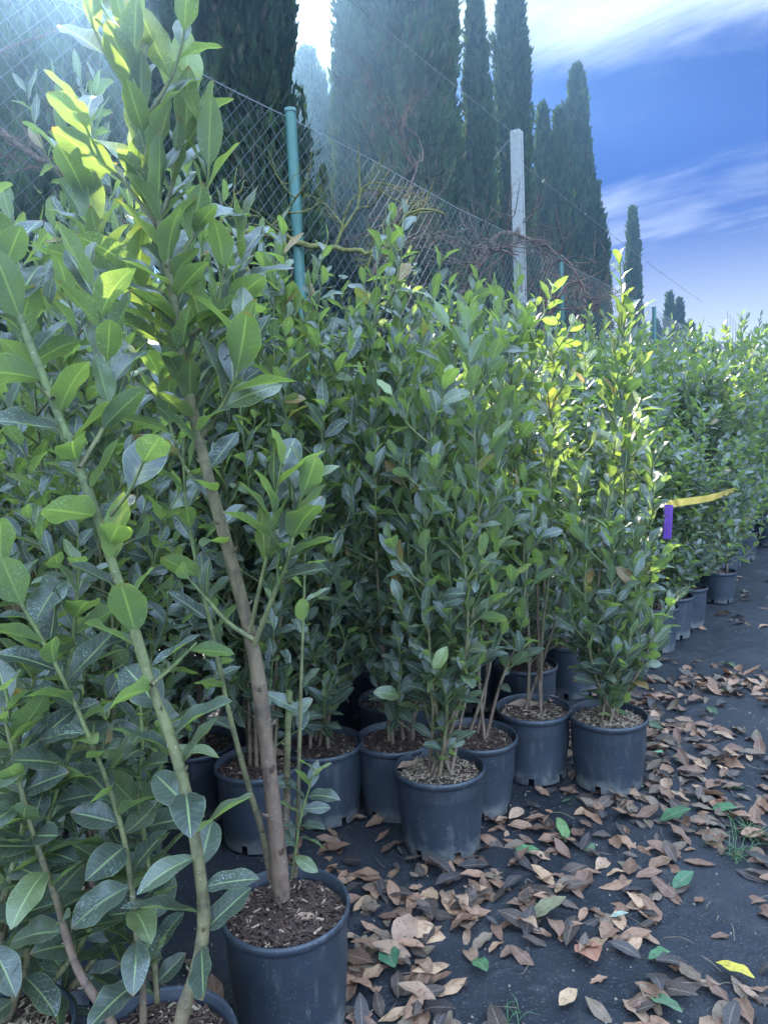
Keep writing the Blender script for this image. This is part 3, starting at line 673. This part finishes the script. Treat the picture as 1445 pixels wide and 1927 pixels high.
barbed([ctop - [0, 0, .25], fpt(tc_ + 5, 3.6), fpt(tc_ + 10, 3.62)], 'barbed_wire', cpost, co, 0.14)

# ------------------------------------------------------------------ dead branches and moss covered boughs in the fence
def branch_thing(pts, r, label, seed, colr, m=M_moss, kids=10, kl=0.35, name='dead_branch', fluff=0):
    r_ = np.random.default_rng(seed); o = np.asarray(pts[0]); p = spline(pts, 40) - o
    p += r_.normal(0, r * 0.3, p.shape); mb = MB(); tube(mb, p, np.linspace(r, r * .35, 40), colr, 7, 0.08)
    def rec(b, d, l, rr, lev):
        k = [b]; dd = d
        for s in range(5):
            dd = nrm(dd + r_.normal(0, 0.28, 3) + [0, 0, 0.05]); k.append(k[-1] + dd * l / 5)
        tube(mb, spline(k, 8), np.linspace(rr, rr * .4, 8), colr, 4)
        if lev: 
            for s in range(3): rec(k[1 + s], nrm(dd + r_.normal(0, 0.8, 3)), l * 0.6, rr * .55, lev - 1)
    for k in range(kids): rec(p[r_.integers(4, 38)], nrm(r_.normal(0, 1, 3) + [0, -.2, .2]), kl * r_.uniform(.5, 1.3), r * .35, 2)
    ob = link(name, mb.mesh(name, m), None, o); tag(ob, label, 'branch'); return ob
MOSS = (0.16, 0.15, 0.05); DEADC = (0.15, 0.10, 0.075)
branch_thing(A(4.15, (350, 425), (430, 436), (510, 444), (600, 462), (690, 472), (740, 462)), 0.026, 'moss covered bough lying level against the fence below the nearest green post', 1, MOSS, kids=8, kl=.5, name='mossy_branch')
branch_thing(A(4.6, (640, 440), (655, 390), (680, 362), (720, 350)), 0.008, 'thin arching bare twig just right of the nearest green post', 2, MOSS, kids=3, kl=.3)
branch_thing(A(6.9, (880, 540), (905, 480), (945, 440), (985, 445), (1025, 463), (1070, 495), (1105, 560)), 0.022, 'brown arching dead branch crossing the foot of the concrete post', 3, DEADC, kids=14, kl=.6)
branch_thing(A(7.6, (1020, 640), (1050, 560), (1085, 530), (1120, 580), (1150, 620)), 0.02, 'tangle of bare brown twigs around the farther green post', 4, DEADC, kids=22, kl=.6)
branch_thing(A(6.0, (860, 560), (905, 500), (930, 470), (975, 480)), 0.018, 'bare brown twigs above the lime green laurel tips', 5, DEADC, kids=14, kl=.6)
branch_thing(A(3.3, (-60, 200), (60, 290), (150, 345), (250, 430), (380, 540)), 0.014, 'long thin dead branch slanting down across the fence at the left', 6, DEADC, kids=8, kl=.5)
branch_thing(A(3.6, (-40, 110), (60, 75), (120, 55), (170, 80), (230, 110)), 0.006, 'fine bare twig arching against the bright gap at the top left corner', 8, DEADC, kids=5, kl=.3)
branch_thing(A(5.2, (700, 520), (740, 430), (770, 360), (790, 290)), 0.012, 'upright bare branch in front of the dark trees right of the nearest green post', 9, DEADC, kids=14, kl=.8)

# ------------------------------------------------------------------ cypresses
def cypress(x, y, spires, label, seed, dens=1.0, low=0.3, group='cypresses beyond the fence', fine=1.0, brown=0.12):
    """spires: (dx, dy, height, max radius)"""
    r = np.random.default_rng(seed); e = link('cypress_tree', None, None, (x, y, 0)); tag(e, label, 'tree', group)
    H = max(s[2] for s in spires)
    tb = MB(); tube(tb, spline([(0, 0, -0.1), (r.normal(0, .04), r.normal(0, .04), H * .4), (spires[0][0], spires[0][1], H * .9)], 12), np.linspace(0.10, 0.015, 12), (0.12, 0.085, 0.06), 8, 0.05)
    for s in spires[1:]:
        tube(tb, spline([(0, 0, 0.6), (s[0] * .8, s[1] * .8, s[2] * .35), (s[0], s[1], s[2] * .9)], 10), np.linspace(0.06, 0.012, 10), (0.12, 0.085, 0.06), 6, 0.05)
    for k in range(26):                                               # bare lower limbs
        z = r.uniform(0.3, 2.6); a = r.uniform(0, 6.28); d = np.array([math.cos(a), math.sin(a), 0])
        tube(tb, spline([(0, 0, z), d * 0.3 + [0, 0, z + .25], d * 0.5 + [0, 0, z + .9]], 5), np.linspace(.012, .004, 5), (0.13, 0.095, 0.07), 4)
    link('trunk', tb.mesh('trunk', M_moss), e)
    cb = MB()
    for (dx, dy, h, R0) in spires:
        lump = r.uniform(0, 6.28, (5, 3))
        def rad(z, a):
            f = np.clip((z - low) / (h - low), 0, 1)
            base = R0 * np.minimum(1.0, (1 - f) ** 0.50 * 1.12) * np.clip(0.55 + f * 3.2, 0, 1)
            l = 1 + 0.17 * np.sin(a * 2 + z * 1.7 + lump[0, 0]) + 0.15 * np.sin(a * 3 - z * 2.9 + lump[1, 0]) + 0.09 * np.sin(a * 5 + z * 6.1 + lump[2, 0]) + 0.07 * np.sin(z * 9.3 + a + lump[3, 0])
            return base * l
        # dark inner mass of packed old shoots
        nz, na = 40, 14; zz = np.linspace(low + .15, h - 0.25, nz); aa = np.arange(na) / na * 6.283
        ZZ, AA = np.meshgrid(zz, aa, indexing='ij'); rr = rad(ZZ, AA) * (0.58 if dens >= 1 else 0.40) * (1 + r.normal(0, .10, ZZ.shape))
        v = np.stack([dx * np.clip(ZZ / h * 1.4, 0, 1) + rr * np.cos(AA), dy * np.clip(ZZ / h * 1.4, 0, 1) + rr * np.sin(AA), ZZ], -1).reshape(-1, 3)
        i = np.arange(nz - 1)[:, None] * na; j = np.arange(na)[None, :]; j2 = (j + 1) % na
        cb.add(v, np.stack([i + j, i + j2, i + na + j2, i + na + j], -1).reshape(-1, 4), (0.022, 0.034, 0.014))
        n = int(2600 * h * R0 / 0.6 * dens * fine)
        u = r.random(n); z = low + (h - low) * (1 - np.sqrt(1 - u * 0.995)) if False else low + (h - low) * u ** 1.12
        a = r.uniform(0, 6.283, n); q = r.uniform(0.55, 1.03, n) ** 0.8; rr = rad(z, a) * q
        P = np.stack([dx * np.clip(z / h * 1.4, 0, 1) + rr * np.cos(a), dy * np.clip(z / h * 1.4, 0, 1) + rr * np.sin(a), z], 1)
        D = nrm(np.stack([np.cos(a) * .38, np.sin(a) * .38, np.ones(n)], 1) + r.normal(0, .22, (n, 3)))
        S = nrm(np.cross(D, r.normal(0, 1, (n, 3)))); S2 = np.cross(D, S)
        L = r.uniform(.07, .19, n)[:, None] / math.sqrt(fine); W = r.uniform(.012, .028, n)[:, None] / math.sqrt(fine)
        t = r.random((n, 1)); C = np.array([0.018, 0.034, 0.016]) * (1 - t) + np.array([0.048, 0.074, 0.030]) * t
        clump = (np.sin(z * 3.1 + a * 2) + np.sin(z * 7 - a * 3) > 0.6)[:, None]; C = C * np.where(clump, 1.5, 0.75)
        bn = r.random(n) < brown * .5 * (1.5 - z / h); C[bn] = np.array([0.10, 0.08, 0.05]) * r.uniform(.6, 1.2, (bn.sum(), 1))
        # flame-like plumes standing off the surface
        m = int(46 * h * dens); pz = low + (h - low) * r.random(m) ** .9; pa = r.uniform(0, 6.283, m); k_ = 34
        ax = nrm(np.stack([np.cos(pa) * .13, np.sin(pa) * .13, np.ones(m)], 1) + r.normal(0, .05, (m, 3)))
        pr_ = rad(pz, pa) * r.uniform(.78, 1.0, m); pb = np.stack([dx * np.clip(pz / h * 1.4, 0, 1) + pr_ * np.cos(pa), dy * np.clip(pz / h * 1.4, 0, 1) + pr_ * np.sin(pa), pz], 1)
        pl = r.uniform(.22, .55, m) * np.clip((h - pz) / 1.2, .2, 1); tt_ = r.random((m, k_)); wd_ = .034 * (1 - tt_) ** .6 * (0.4 + R0)
        off_ = r.normal(0, 1, (m, k_, 3)) * wd_[..., None]
        P2 = (pb[:, None] + ax[:, None] * (pl[:, None] * tt_)[..., None] + off_).reshape(-1, 3)
        D2 = nrm(np.repeat(ax, k_, 0) + r.normal(0, .25, (m * k_, 3))); n2 = len(P2)
        S3 = nrm(np.cross(D2, r.normal(0, 1, (n2, 3)))); t2 = np.repeat(r.random((m, 1)), k_, 0) * .7 + r.random((n2, 1)) * .3
        P = np.vstack([P, P2]); D = np.vstack([D, D2]); S = np.vstack([S, S3]); S2 = np.vstack([S2, np.cross(D2, S3)])
        L = np.vstack([L, r.uniform(.05, .13, (n2, 1))]); W = np.vstack([W, r.uniform(.008, .02, (n2, 1))])
        C = np.vstack([C, np.array([0.020, 0.036, 0.016]) * (1 - t2) + np.array([0.056, 0.084, 0.034]) * t2]); n = len(P)
        for S_ in (S, S2):
            v = np.stack([P, P + D * L * .45 + S_ * W, P + D * L, P + D * L * .4 - S_ * W], 1)
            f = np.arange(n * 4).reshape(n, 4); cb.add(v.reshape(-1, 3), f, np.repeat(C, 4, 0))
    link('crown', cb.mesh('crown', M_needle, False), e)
    return e
def tl(t, off=3.5): q = P3 + U * t + NN * off; return q[0], q[1]
TR = [(0.45, 3.6, [(0, 0, 4.6, .50), (-.5, .1, 4.4, .5), (.3, .1, 4.3, .35)], 'young cypress filling the lower half of the gap at the top left corner', 1.0, 1.4, .1),
      (6.46, 6.0, [(0, 0, 6.6, .62), (-.6, .3, 6.0, .5)], 'hazy conifer closing the lower part of the bright gap by the nearest green post', 1.0, 1.0, .1),
      (-0.15, 3.7, [(0, 0, 7.6, .52), (-.4, 0, 7.0, .4)], 'tall pale cypress in the glare at the top left corner behind the fence', 0.8, 1.4, .15),
      (1.95, 3.4, [(0, 0, 8.4, .52), (.15, .3, 7.8, .4), (-.52, .1, 7.0, .36)], 'broad dark cypress left of the nearest green fence post', 1.0, 1.4, .12),
      (3.3, 4.4, [(0, 0, 6.0, .34), (.1, .2, 4.3, .7)], 'thin ragged cypress in the bright gap above the nearest green fence post', 0.4, 1.3, .3),
      (4.6, 3.4, [(0, 0, 9.0, .56), (.25, .1, 8.0, .4), (-.48, 0, 6.3, .34)], 'shaggy grey green cypress right of the bright gap', 1.0, 1.2, .30),
      (5.60, 3.6, [(0, 0, 9.0, .38), (-.3, .1, 8.4, .36)], 'tall cypress whose right edge meets the open sky at the top', 1.0, 1.2, .15),
      (6.75, 3.5, [(0, 0, 7.0, .23)], 'slim pointed cypress between two taller ones', 1.0, 1.1, .1),
      (7.85, 3.5, [(0, 0, 7.9, .25), (.16, .05, 7.35, .19)], 'cypress with a twin tip standing behind the concrete post', 1.0, 1.0, .1),
      (9.6, 3.5, [(-.13, 0, 6.3, .22), (.15, .1, 6.25, .24)], 'lower cypress with two short points right of the concrete post', 1.0, 1.0, .1),
      (10.99, 3.5, [(0, 0, 7.4, .36), (.20, .1, 6.1, .30), (.34, -.1, 5.0, .28)], 'pointed cypress standing alone against the blue sky', 1.0, 1.0, .08),
      (15.06, 3.5, [(0, 0, 5.9, .24)], 'short narrow cypress above the sunlit top of the cone shaped laurel', 1.0, .8, .08),
      (13.2, 3.9, [(0, 0, 3.9, .6)], 'low brown tinged cypress between the lone pointed one and the short narrow one', 1.0, .8, .35),
      (19.2, 3.5, [(0, 0, 4.6, .22), (.35, .2, 4.45, .2), (-.3, .2, 3.9, .3), (.6, .1, 3.8, .3)], 'farthest shaggy conifer over the receding laurel row', 1.0, .7, .3)]
for k, (t, off, sp, lab, dens, fine, brn) in enumerate(TR):
    x, y = tl(t, off); cypress(x, y, sp, lab, 300 + k, dens, 0.4, fine=fine, brown=brn)
# low brush that closes the view under the cypresses
def brush(x, y, label, seed, h=2.0, w=.8):
    r = np.random.default_rng(seed); e = link('wild_shrub', None, None, (x, y, 0)); tag(e, label, 'shrub', 'wild shrubs under the cypresses')
    sb, fb = MB(), MB()
    for k in range(16):
        a = r.uniform(0, 6.28); d = np.array([math.cos(a), math.sin(a), 0]); hh = h * r.uniform(.6, 1.1)
        p = spline([(0, 0, 0), d * w * .4 * r.random() + [0, 0, hh * .5], d * w * r.uniform(.3, 1) + [0, 0, hh]], 10); tube(sb, p, np.linspace(.012, .003, 10), (.12, .09, .07), 4)
        m = 90; q = r.integers(2, 10, m); P = p[q] + r.normal(0, .14, (m, 3)); D = nrm(r.normal(0, 1, (m, 3)) + [0, 0, .6])
        add_leaves(fb, P, D, r.normal(0, 1, (m, 3)), np.full(m, .085), np.full(m, .035), np.full(m, .3), leaf_cols(m) * .8, T_LO)
    link('branches', sb.mesh('branches', M_moss), e).name = 'branch_cluster'; link('foliage', fb.mesh('foliage', M_leaf), e)
for k, t in enumerate(np.arange(-3.0, 16, 1.15)):
    x, y = tl(t, 2.75 + .25 * math.sin(k * 2.1)); brush(x, y, 'leafy wild shrub in deep shade under the cypresses behind the fence', 500 + k, 2.2 if t < 9 else 1.9)

# ------------------------------------------------------------------ fallen leaves
rng = np.random.default_rng(5)
def litter_col(n, r):
    base = np.array([[.27, .155, .095], [.18, .105, .070], [.34, .22, .14], [.10, .075, .060], [.055, .048, .046], [.46, .29, .17], [.17, .125, .085]])
    C = base[r.choice(7, n, p=[.22, .21, .08, .17, .15, .04, .13])] * r.uniform(.6, 1.2, (n, 1)) * np.array([1.06, 1.0, .98])
    return C
def litter_mask(x, y):
    """how densely leaves lie here"""
    v = np.array([x, y]) - P3; t = float(v @ U); b = float(v @ NN)
    n = math.sin(x * 4.1 + 1.2) * math.sin(y * 3.7 + .4) + .6 * math.sin(x * 9.3 + y * 5.1) + .4 * math.sin(x * 2.1 - y * 6.6 + 2)
    d = 0.24 + 0.40 * n
    if t < 0.2: near = math.exp(-((b + .05) / .5) ** 2)
    else: near = math.exp(-((b + .15) / .35) ** 2)
    d += 0.45 * near
    q = gp(1330, 1560); d += 0.55 * math.exp(-((x - q[0]) ** 2 + (y - q[1]) ** 2) / .12)
    q = gp(700, 1800); d += 0.5 * math.exp(-((x - q[0]) ** 2 + (y - q[1]) ** 2) / .04)
    q = gp(1290, 1760); d += 0.35 * math.exp(-((x - q[0]) ** 2 + (y - q[1]) ** 2) / .05)
    for (a, c, s) in ((990, 1600, .006), (930, 1850, .006), (830, 1790, .003), (1040, 1850, .006), (1400, 1230, .10), (1180, 1440, .004)):
        q = gp(a, c); d -= 0.9 * math.exp(-((x - q[0]) ** 2 + (y - q[1]) ** 2) / s)
    return d
cand = []
tries = 0
while len(cand) < 2700 and tries < 80000:
    tries += 1
    if random.random() < .62: x, y = random.uniform(-.9, 2.6), random.uniform(.85, 3.6)
    else: x, y = random.uniform(-.5, 7.0), random.uniform(2.2, 10)
    v = np.array([x, y]) - P3; b = float(v @ NN)
    if b > 1.6 or b < -2.6: continue
    if random.random() > litter_mask(x, y) * (1 if y < 3.6 else .9): continue
    if min(np.hypot(*(q - (x, y))) for q in taken) < 0.118 and y < 6: continue
    cand.append((x, y, random.choice((random.uniform(0.035, 0.07), random.uniform(0.06, 0.095), random.uniform(0.08, 0.110)))))
def vis_key(c):
    q = RM.T @ (np.array([c[0], c[1], 0]) - CP); X_, Y_ = 722.5 + FPX * q[0] / -q[2], 963.5 - FPX * q[1] / -q[2]
    inside = (-20 < X_ < 1465) and (Y_ < 1960)
    hid = any(abs(X_ - a) < w and b0 < Y_ < b1 for a, w, b0, b1 in ((540, 105, 1740, 1930), (827, 78, 1480, 1600), (1144, 70, 1380, 1480), (200, 200, 1500, 1930)))
    return (0 if inside and not hid else 1, math.hypot(c[0], c[1]))
cand.sort(key=vis_key)
dry_meshes = []
for k in range(36):
    r = np.random.default_rng(900 + k); mb = MB(); rng = r
    L = 0.095 * r.uniform(.85, 1.1)
    add_leaves(mb, np.array([[0, -L / 2, 0.]]), np.array([[0, 1., 0]]), np.array([[0, 0, 1.]]), np.array([L]), np.array([L * r.uniform(.27, .44)]), np.array([r.normal(0.1, .5)]), litter_col(1, r), [T_DRY[k % 10]])
    zmin = mb.v[0][:, 2].min(); mb.v[0][:, 2] -= zmin
    dry_meshes.append(mb.mesh('fallen_leaf', M_dry))
rng = np.random.default_rng(6)
LIT_LABEL = 'dry brown curled laurel leaf lying on the black ground among many'
height = {}
def lay(x, y, lift=None):
    key = (int(x / .05), int(y / .05)); h = height.get(key, 0.0); height[key] = min(h + 0.004, 0.03)
    return float(ground_h(np.array(x), np.array(y))) - 0.006 + 0.001 + h
def place_leaf(x, y, me, scale=1.0, yaw=None):
    o = link('fallen_leaf', me, None, (x, y, lay(x, y)))
    flip = random.random() < .3
    o.rotation_euler = (random.gauss(0, .16) + (math.pi if flip else 0), random.gauss(0, .16), random.uniform(0, 6.28) if yaw is None else yaw)
    if flip: o.location.z += 0.018
    o.scale = (scale,) * 3
    return o
uniq = [((1107, 1805), 'oval reddish brown leaf lying alone on the bare black ground', (.34, .15, .09), .085, .055, 0.2),
        ((1165, 1733), 'small pale mint green leaf beside a heap of brown leaves', (.38, .45, .36), .05, .02, 1.2),
        ((1380, 1840), 'bright yellow leaf with brown flecks at the lower right', (.55, .42, .06), .09, .035, .7),
        ((904, 1828), 'single dark green oval leaf lying on the ground left of centre', (.07, .15, .06), .06, .032, .4),
        ((1055, 1570), 'fresh green folded leaf standing on its edge among brown leaves', (.12, .20, .07), .10, .035, .1),
        ((1240, 1810), 'torn bright green leaf scrap on brown leaves', (.09, .19, .09), .055, .035, 1.5),
        ((1245, 1905), 'long grey green leaf cut by the bottom edge of the picture', (.10, .17, .09), .11, .035, .45),
        ((1237, 1423), 'round light green leaf near the corner laurel pot', (.20, .34, .19), .045, .034, .6),
        ((735, 1815), 'dark green leaf beside the heap of brown leaves near the large pot', (.06, .14, .07), .085, .045, .3),
        ((990, 1609), 'small fresh green leaf lying flat among brown ones', (.09, .2, .08), .07, .026, 1.4),
        ((1285, 1668), 'crinkled green leaf on the litter right of centre', (.07, .15, .08), .08, .035, 2.0),
        ((1270, 1545), 'deep green leaf on the sunlit heap of litter', (.05, .12, .05), .11, .045, 1.7),
        ((1362, 1531), 'green leaf on the right side of the litter heap', (.07, .16, .07), .08, .035, 1.1),
        ((1068, 1890), 'tan curled leaf alone near the bottom edge', (.42, .27, .15), .06, .028, 2.2),
        ((762, 1770), 'large tan leaf leaning on the heap beside the large pot', (.36, .22, .15), .12, .055, 2.9),
        ((1030, 1725), 'long pale khaki leaf with a wavy edge', (.22, .2, .11), .12, .045, 1.8)]
for (px, py), lab, c, L, W, yaw in uniq:
    q = gp(px, py); mb = MB()
    add_leaves(mb, np.array([[0, -L / 2, 0.]]), np.array([[0, 1., 0]]), np.array([[0, 0, 1.]]), np.array([L]), np.array([W * 1.05]), np.array([.35]), np.array([c]), [T_DRY[random.randrange(3)]])
    mb.v[0][:, 2] -= mb.v[0][:, 2].min()
    o = link('fallen_leaf', mb.mesh('fallen_leaf', M_dry), None, (q[0], q[1], 0.012)); o.rotation_euler = (random.gauss(0, .08), random.gauss(0, .1), yaw)
    if 'standing' in lab: o.rotation_euler = (.5, .3, yaw)
    tag(o, lab, 'leaf')
NIND = 284
for (x, y, L) in cand[:NIND]:
    o = place_leaf(x, y, dry_meshes[random.randrange(36)], L / 0.09)
    tag(o, LIT_LABEL, 'leaf', 'dry brown leaves fallen on the ground')
mb = MB(); rest = cand[NIND:]
n = len(rest); P = np.array([(x, y, lay(x, y) + .006) for x, y, _ in rest]); L = np.array([l for *_, l in rest])
yaw = rng.uniform(0, 6.28, n); D = np.stack([np.cos(yaw), np.sin(yaw), rng.normal(0.03, .12, n)], 1); Nn = np.stack([rng.normal(0, .3, n), rng.normal(0, .3, n), np.ones(n)], 1)
C = litter_col(n, rng); gsel = rng.random(n) < .03; C[gsel] = [.075, .12, .06]
nn_ = P[:, 1] < 3.2
add_leaves(mb, P[nn_], D[nn_], Nn[nn_], L[nn_], L[nn_] * .36, rng.normal(.1, .5, nn_.sum()), C[nn_], T_DRY)
add_leaves(mb, P[~nn_], D[~nn_], Nn[~nn_], L[~nn_], L[~nn_] * .36, rng.normal(.1, .5, (~nn_).sum()), C[~nn_], T_DRYLO)
tag(link('leaf_litter', mb.mesh('leaf_litter', M_dry)), 'layer of dry fallen leaves around and between the pots', 'leaf litter', kind='stuff')
# crumbs of bark, soil and stone
mb = MB(); n = 9000; r = np.random.default_rng(77)
x = r.uniform(-.8, 4.5, n); y = .9 + 6 * r.random(n) ** 2; s = r.uniform(.0012, .0045, n)
z = ground_h(x, y) - .006 + s * .4
tet = np.array([(1, 0, -.5), (-.6, .8, -.5), (-.5, -.9, -.5), (0, .1, .9)])
v = np.stack([x, y, z], 1)[:, None, :] + tet[None] * s[:, None, None] * r.uniform(.6, 1.8, (n, 4, 1))
cc = np.where(r.random((n, 1)) < .3, np.array([[.34, .29, .22]]), np.array([[.09, .07, .06]])) * r.uniform(.5, 1.1, (n, 1))
mb.add(v.reshape(-1, 3), (np.array([(0, 1, 3), (1, 2, 3), (2, 0, 3)])[None] + (np.arange(n) * 4)[:, None, None]).reshape(-1, 3), np.repeat(cc, 4, 0))
tag(link('ground_debris', mb.mesh('ground_debris', M_soil, False)), 'crumbs of bark and soil scattered over the black mat', 'debris', kind='stuff')
# straw twigs
mb = MB()
for k in range(160):
    x, y = r.uniform(-.4, 2.2), r.uniform(1.1, 3.4); a = r.uniform(0, 6.28); l = r.uniform(.02, .09)
    d = np.array([math.cos(a), math.sin(a), 0]); zz_ = float(ground_h(np.array(x), np.array(y))) + .0
    tube(mb, spline([np.array([x, y, zz_]), np.array([x, y, zz_ + .006]) + d * l * .5 + r.normal(0, .004, 3), np.array([x, y, zz_]) + d * l], 5), .0009, np.array([.28, .2, .13]) * r.uniform(.4, 1.1), 4)
tag(link('twig_litter', mb.mesh('twig_litter', M_soil)), 'thin leaf stalks and twigs strewn among the fallen leaves', 'twig litter', kind='stuff')
# weeds
for (px, py, lab) in ((1408, 1575, 'small tuft of thin green weed growing at the right edge of the litter'), (1385, 1612, 'sparse low weed sprawling over dark leaves at the right'), (965, 1925, 'thin grass blades poking up at the bottom edge')):
    q = gp(px, py); mb = MB()
    for k in range(34 if px > 1000 else 12):
        a = r.uniform(0, 6.28); l = r.uniform(.03, .085) * (1 if px > 1000 else .6); d = np.array([math.cos(a), math.sin(a), 0]); s = r.normal(0, .02, 3) * [1, 1, 0]
        tube(mb, spline([s, s + d * l * .4 + [0, 0, l * .5], s + d * l + [0, 0, l * .45]], 6), np.linspace(.0014, .0004, 6), (.07, .13, .05), 3)
    tag(link('weed', mb.mesh('weed', M_plas), None, (q[0], q[1], -.002)), lab, 'weed')
# dead leaves lying on soil in pots
for (px, py, z, L, lab, yw) in ((450, 1697, .255, .075, 'brown cupped dead leaf on the soil left of the thick trunk', .6), (573, 1724, .255, .05, 'narrow olive dry leaf on the soil in front of the thick trunk', 1.45),
                            (985, 1322, .245, .12, 'big rust brown dead leaf covering the soil of the pot with dark bare stems', 1.5), (1040, 1312, .24, .08, 'curled dead leaf inside the rim of the pot with dark bare stems', .4),
                            (765, 1437, .245, .07, 'pale tan dead leaf at the back rim of the forward bushy laurel pot', .9), (480, 1412, .25, .07, 'pale dry leaf poking over the rim of the pot left of the trunk', 1.4),
                            (520, 1415, .25, .09, 'folded brown dead leaf on the soil of the pot left of the trunk', 1.9), (1358, 1079, .215, .05, 'small orange dead leaf on the soil of the squat black pot', 1.5)):
    q = gp(px, py, z); mb = MB()
    add_leaves(mb, np.array([[0, -L / 2, 0.]]), np.array([[0, 1., 0]]), np.array([[0, 0, 1.]]), np.array([L]), np.array([L * .42]), np.array([.3]), np.array([(.30, .19, .13)]), [T_DRY[random.randrange(3)]])
    o = link('fallen_leaf', mb.mesh('fallen_leaf', M_dry), None, tuple(q)); o.rotation_euler = (.1, .1, -yw); tag(o, lab, 'leaf')

# ------------------------------------------------------------------ tape and tag
def ribbon(pts, w, c, up, name, label, cat, twist=0.0, th=0.0006):
    p = spline(pts, 24); o = p[0].copy(); p = p - o; t = nrm(np.gradient(p, axis=0)); mb = MB(); v = []
    for k in range(24):
        a = twist * (k / 23) + (0.10 * math.sin(k * 1.7) + 0.06 * math.sin(k * 4.1) if name == 'plastic_tape' else 0.0); s = nrm(np.cross(t[k], up)); uu = np.cross(s, t[k]); wd = uu * math.cos(a) + s * math.sin(a); nr = np.cross(t[k], wd)
        ww = w * (0.55 if k < 3 and name == 'plastic_tape' else 1)
        for sx, sn in ((-1, -1), (1, -1), (1, 1), (-1, 1)): v.append(p[k] + wd * ww * sx + nr * th * sn)
    i = np.arange(23)[:, None] * 4; j = np.arange(4)[None, :]; j2 = (j + 1) % 4
    mb.add(v, np.stack([i + j, i + j2, i + 4 + j2, i + 4 + j], -1).reshape(-1, 4), c)
    ob = link(name, mb.mesh(name, M_plas, False), None, tuple(o)); tag(ob, label, cat); return ob
zup = np.array([0, 0, 1.0])
ribbon(A(3.95, (1236, 950), (1262, 948), (1290, 944), (1335, 937, 4.15), (1380, 923, 4.5)), 0.020, (.62, .42, .08), zup, 'plastic_tape', 'yellow plastic tape stretched sideways out of the laurel foliage', 'tape', 0.3)
tape = [o_ for o_ in bpy.data.objects if o_.name == 'plastic_tape'][0]
mb = MB(); kk = np.array([.01, -.006, 0.0])
for q_ in range(3):
    a_ = np.linspace(0, 6.6, 14); tube(mb, kk + np.stack([.012 * np.cos(a_) * (1 - .2 * q_), .004 * q_ + .003 * a_ - .01, .011 * np.sin(a_ + q_)], 1), .0035, (.60, .40, .08), 6, .15)
tube(mb, spline([kk, kk + [-.02, -.01, -.02], kk + [-.028, -.012, -.06]], 8), np.linspace(.004, .0015, 8), (.60, .40, .08), 5, .2)
link('knot', mb.mesh('knot', M_plas), tape)
tg = A(3.93, (1258, 950), (1257, 975), (1256, 995), (1255, 1014))
o = ribbon(tg, 0.021, (.13, .04, .27), np.array([1.0, -.4, 0]), 'plant_tag', 'purple plastic label tag hanging down from the yellow tape', 'tag', 0.15)
mb = MB(); rr_ = np.random.default_rng(3)
for k in range(9):
    a = np.array(tg[0]) * (1 - (k + 2) / 13) + np.array(tg[3]) * ((k + 2) / 13) - o.location; a = a + [0.001 * (k % 3), -0.003, 0]
    tube(mb, [a + [-.005, 0, rr_.normal(0, .002)], a + [.004 + rr_.normal(0, .002), 0, 0]], .0009, (.03, .01, .06), 4)
link('print', mb.mesh('print', M_plas), o)
# slender upright rods far off over the row
e = link('steel_rods', None, None, tuple(at(1378, 760, 12.0))); 
base = np.array(e.location); base_z = base[2]; e.location = (base[0], base[1], 0); tag(e, 'bundle of thin upright rods showing above the far laurels', 'rods')
for k, dx in enumerate((-.09, -.045, 0, .045, .09)):
    mb = MB(); tube(mb, [np.array([dx, 0, 0]), np.array([dx - .02, 0, 2.95 - .06 * k])], .006, (.2, .2, .2), 5); link('rod', mb.mesh('rod', M_paint), e)
e.name = 'rod_bundle'

# ------------------------------------------------------------------ air: thin haze glowing towards the sun
me = bpy.data.meshes.new('haze')
x0, x1, y0, y1, z0, z1 = -9, 13, -6, 24, -1.0, 10.4
me.from_pydata([(x, y, z) for x in (x0, x1) for y in (y0, y1) for z in (z0, z1)], [], [(0, 1, 3, 2), (4, 6, 7, 5), (0, 4, 5, 1), (2, 3, 7, 6), (0, 2, 6, 4), (1, 5, 7, 3)])
hz, ht = mat('haze'); pv = ht.nodes.new('ShaderNodeVolumePrincipled'); ho = ht.nodes.new('ShaderNodeOutputMaterial')
pv.inputs['Color'].default_value = (0.34, 0.62, 1.0, 1); pv.inputs['Density'].default_value = 0.0085; pv.inputs['Anisotropy'].default_value = 0.86
ht.links.new(pv.outputs[0], ho.inputs['Volume']); me.materials.append(hz)
tag(link('haze', me), 'bluish haze lit from behind by the sun', 'haze', kind='stuff')
